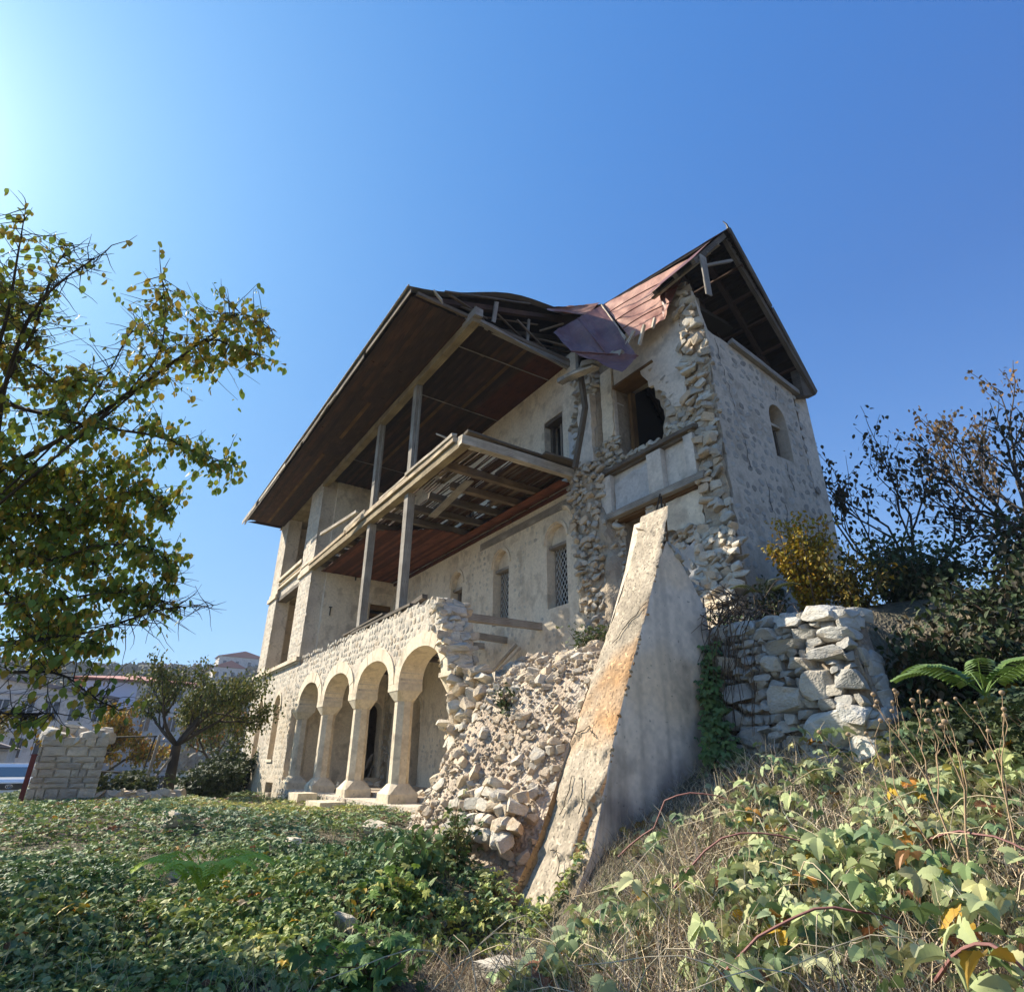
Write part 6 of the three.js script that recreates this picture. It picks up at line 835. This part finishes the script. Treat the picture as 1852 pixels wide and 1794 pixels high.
function rockBlock() { if (!rockBlock.l) rockBlock.l = Array.from({ length: 6 }, (_, i) => { const g = new THREE.BoxGeometry(1, 1, 1, 3, 3, 3), P = g.attributes.position; for (let k = 0; k < P.count; k++) { const x = P.getX(k), y = P.getY(k), z = P.getZ(k), e = (Math.abs(y) > 0.49 && Math.abs(z) > 0.49) || (Math.abs(x) > 0.49 && (Math.abs(y) > 0.49 || Math.abs(z) > 0.49)) ? 0.93 : 1; P.setXYZ(k, x * e + (n3(y * 3 + i * 7, z * 3, x, 5) - 0.5) * 0.16 * Math.sign(x), y * e, z * e); } const G = boxUV(g, 0.3, R(0, 3), R(0, 3)); G.computeVertexNormals(); return G; }); return pick(rockBlock.l); }
{ // car parked outside
  const t = thing('parked_car', 'white off-road car parked outside the gate, seen from the front', 'car', [-40.5, -0.45, 2.45]); t.rotation.y = 0.12;
  const white = new THREE.MeshPhysicalMaterial({ color: rgb(0.78, 0.79, 0.8), roughness: 0.3, clearcoat: 0.8, side: THREE.DoubleSide }), blk = matc('black', [0.015, 0.015, 0.017], { roughness: 0.4 }), glass = matc('carglass', [0.1, 0.16, 0.2], { roughness: 0.06, metalness: 0.3 }), chrome = matc('chrome', [0.6, 0.6, 0.62], { roughness: 0.2, metalness: 1 });
  const ex = (pts, w0, dx = 0) => { const s = poly(pts); const g = new THREE.ExtrudeGeometry(s, { depth: w0 * 2 - 0.12, bevelEnabled: true, bevelSize: 0.06, bevelThickness: 0.06, bevelSegments: 3 }); g.translate(dx, 0, -w0 + 0.06); return g; };
  part('body', ex([[0, 0.42], [0.03, 1.02], [-0.1, 1.12], [-1.15, 1.2], [-4.6, 1.2], [-4.72, 0.45]], 0.96), white, t);
  part('cabin', ex([[-1.15, 1.2], [-1.95, 1.8], [-4.2, 1.84], [-4.6, 1.2]], 0.84), white, t);
  { const g = new THREE.PlaneGeometry(1, 1); const p = [[-1.12, 1.27, 0.76], [-1.12, 1.27, -0.76], [-1.84, 1.78, 0.7], [-1.84, 1.78, -0.7]]; p.forEach((q, i) => g.attributes.position.setXYZ([2, 3, 0, 1][i], q[0], q[1], q[2])); g.computeVertexNormals(); part('windscreen', g, glass, t); }
  part('side_window', merge([box(-3.9, -2.2, 1.3, 1.7, 0.845, 0.85)]), glass, t); part('side_window', merge([box(-3.9, -2.2, 1.3, 1.7, -0.85, -0.845)]), glass, t);
  part('grille', box(0.07, 0.11, 0.72, 1.0, -0.52, 0.52), blk, t); for (const s of [-1, 1]) { part('headlight', box(0.0, 0.085, 0.82, 1.0, s * 0.56, s * 0.92), chrome, t); const m = part('mirror', box(-1.5, -1.35, 1.24, 1.42, s * 0.98, s * 1.16), white, t); }
  { const a = new THREE.TorusGeometry(0.1, 0.013, 6, 24); a.scale(1.35, 0.9, 1); a.rotateY(Math.PI / 2); a.translate(0.125, 0.87, 0); const b = new THREE.TorusGeometry(0.05, 0.011, 6, 18); b.scale(1.0, 1.3, 1); b.rotateY(Math.PI / 2); b.translate(0.125, 0.87, 0); const c = new THREE.TorusGeometry(0.06, 0.011, 6, 18); c.scale(1.5, 0.6, 1); c.rotateY(Math.PI / 2); c.translate(0.125, 0.91, 0); part('badge', merge([a, b, c]), chrome, t); }
  part('bumper', box(-0.1, 0.14, 0.4, 0.66, -0.93, 0.93), white, t); part('number_plate', box(0.14, 0.155, 0.5, 0.6, -0.26, 0.26), matc('plate', [0.7, 0.7, 0.7]), t); part('lower_grille', box(0.1, 0.142, 0.3, 0.41, -0.8, 0.8), blk, t);
  for (const x of [-0.85, -3.75]) for (const s of [-1, 1]) { const g = new THREE.CylinderGeometry(0.38, 0.38, 0.26, 20); g.rotateX(Math.PI / 2); g.translate(x, 0.38, s * 0.84); const w = part('wheel', g, blk, t); const h = new THREE.CylinderGeometry(0.2, 0.2, 0.28, 14); h.rotateX(Math.PI / 2); h.translate(x, 0.38, s * 0.84); part('rim', h, chrome, w); }
}
function facade(name, label, category, x, z0, z1, y0, y1, depth, floors, cols, wallM, roofF) {
  const t = thing(name, label, category); part('wall', box(x - depth, x, y0, y1, z0, z1), wallM, t);
  const fh = (y1 - y0) / floors, cw = (z1 - z0) / cols; for (let f = 0; f < floors; f++) { for (let c = 0; c < cols; c++) { const zc = z0 + (c + 0.5) * cw, yb = y0 + f * fh + fh * 0.3, w = node('window', t); part('frame', merge([box(x + 0.004, x + 0.09, yb, yb + fh * 0.5, zc - 0.52, zc - 0.42), box(x + 0.004, x + 0.09, yb, yb + fh * 0.5, zc + 0.42, zc + 0.52), box(x + 0.004, x + 0.09, yb + fh * 0.5, yb + fh * 0.5 + 0.1, zc - 0.52, zc + 0.52), box(x + 0.004, x + 0.07, yb, yb + fh * 0.5, zc - 0.04, zc + 0.04)]), matc('winframe', [0.5, 0.49, 0.48]), w); part('pane', box(x + 0.006, x + 0.03, yb, yb + fh * 0.5, zc - 0.42, zc + 0.42), matc('winglass', [0.03, 0.035, 0.05], { roughness: 0.15 }), w); } part('string_course', box(x + 0.003, x + 0.12, y0 + (f + 1) * fh - 0.16, y0 + (f + 1) * fh - 0.04, z0, z1), matc('course', [0.34, 0.33, 0.33]), t); }
  if (roofF) roofF(t); return t;
}
const farWall = mat('farWall', T_grey, { color: rgb(1.15, 1.1, 1.06) }), farRoof = matc('farRoof', [0.36, 0.13, 0.1]), slate = matc('slate', [0.2, 0.17, 0.17]);
facade('apartment_building', 'grey four-storey apartment block with windows and slanted roof edge behind the gate pillar', 'building', -65, -1.5, 8.5, -2, 6.6, 9, 3, 6, farWall, (t) => { part('roof', slabX([[-1.9, 6.35], [8.9, 7.9], [8.9, 8.2], [-1.9, 6.6]], [], -74, -64.7), slate, t); part('gable_wall', slabX([[-1.5, 6.5], [8.5, 6.5], [8.5, 7.9]], [], -73.9, -65.05), farWall, t); part('downpipe', tube([V(-64.85, -2, -1.35), V(-64.85, 6.3, -1.35)], 0.09, 0.09, 6), slate, t); });
facade('apartment_building', 'taller block with a flat red metal roof behind the grey one', 'building', -74, -8.5, 1.2, -2, 8.9, 10, 4, 4, farWall, (t) => { part('roof', (() => { const g = new THREE.ConeGeometry(1, 1.0, 4, 1); g.rotateY(Math.PI / 4); g.scale(8.2, 1, 8.0); g.translate(-79, 9.5, -3.6); return boxUV(g); })(), farRoof, t); part('eave', box(-84.6, -73.3, 8.86, 9.0, -9.1, 1.8), farRoof, t); part('white_panel', box(-73.98, -73.9, 6.0, 8.7, -3.5, 1.1), matc('pale', [0.62, 0.62, 0.72]), t); });
facade('stone_house', 'small house with a shallow roof at the far left behind the branches', 'building', -50, 3.6, 10, -1, 2.2, 7, 1, 4, farWall, (t) => part('roof', slabX([[3.3, 2.25], [6.8, 3.3], [10.3, 2.25]], [], -57.4, -49.7), slate, t));
{ // far hill with scrub and a few houses
  const hillY = (x, z) => { const a = Math.atan2(z, -x), d = Math.hypot(x, z); const crest = 0.87 * interp(a, [[-1.2, 34], [-0.35, 36], [-0.2, 36], [-0.12, 33], [0.0, 31], [0.15, 30], [0.4, 26], [0.9, 20]]) + 3 * fbm(x * 0.03, z * 0.03, 161, 3); return lerp(-8, crest, sstep(110, 255, d)) - sstep(255, 380, d) * 8 + 1.6 * (fbm(x * 0.2, z * 0.2, 163, 3) - 0.5); };
  const pos = [], uv = [], idx = [], na = 150, nr = 40; for (let j = 0; j <= nr; j++) for (let i = 0; i <= na; i++) { const d = lerp(110, 390, j / nr), a = lerp(-1.0, 0.95, i / na), x = -Math.cos(a) * d, z = Math.sin(a) * d; pos.push(x, hillY(x, z), z); uv.push(x * 0.2, z * 0.2); }
  for (let j = 0; j < nr; j++) for (let i = 0; i < na; i++) { const a = j * (na + 1) + i, b = a + 1, c = a + na + 1, e = c + 1; idx.push(a, b, c, b, e, c); }
  const g = new THREE.BufferGeometry(); g.setAttribute('position', new THREE.Float32BufferAttribute(pos, 3)); g.setAttribute('uv', new THREE.Float32BufferAttribute(uv, 2)); g.setIndex(idx); g.computeVertexNormals(); mat('hillM', T_soil, { color: rgb(2.2, 2.3, 2.1), bumpScale: 0 }); tag(struct('hill', g, M.hillM), 'hazy scrub covered hill beyond the town');
  const L = []; for (let i = 0; i < 5200; i++) { const d = R(150, 300), a = R(-0.75, 0.75), x = -Math.cos(a) * d, z = Math.sin(a) * d; L.push([x, hillY(x, z) + 0.9, z, R(1.6, 4.2), R(0, 6), R(-0.2, 0.2), R(-0.2, 0.2), vary(pick([rgb(0.15, 0.165, 0.12), rgb(0.2, 0.19, 0.13), rgb(0.24, 0.19, 0.13)]))]); }
  tag(inst('hill_scrub', clump(), M.hillTree, L), 'far grey green trees and scrub on the hill', 'scrub');
  for (const [a, d, w, l] of [[-0.172, 240, 16, 'pale long building on the hill crest right of the fruit tree'], [-0.155, 215, 9, 'small house lower on the hill beside the fruit tree top']]) { const x = -Math.cos(a) * d, z = Math.sin(a) * d, y = hillY(x, z); const b = thing('hill_house', l, 'building', [x, y, z]); part('wall', box(-4, 4, -2, 4.2, -w / 2, w / 2), farWall, b); part('roof', slabX([[-w / 2 - 0.5, 4.25], [0, 6.4], [w / 2 + 0.5, 4.25]], [], -4.5, 4.5), farRoof, b); for (let k = 0; k < 4; k++) part('window', box(4.02, 4.1, 1.2, 2.8, lerp(-w * 0.38, w * 0.38, k / 3) - 0.5, lerp(-w * 0.38, w * 0.38, k / 3) + 0.5), matc('winglass', [0.03, 0.035, 0.05]), b); }
}
function clump() { M.hillTree = new THREE.MeshStandardMaterial({ color: 0xffffff, roughness: 1, side: THREE.DoubleSide }); const L = []; for (let i = 0; i < 60; i++) { const d = V(R(-1, 1), R(-0.4, 1), R(-1, 1)).normalize().multiplyScalar(R(0.3, 0.55)); const g = new THREE.PlaneGeometry(0.26, 0.22); g.applyMatrix4(RM(R(0, 6), R(0, 6), R(0, 6)).setPosition(d.x, d.y, d.z)); L.push(g); } return joinP(L); }
renderer.render(scene, camera);
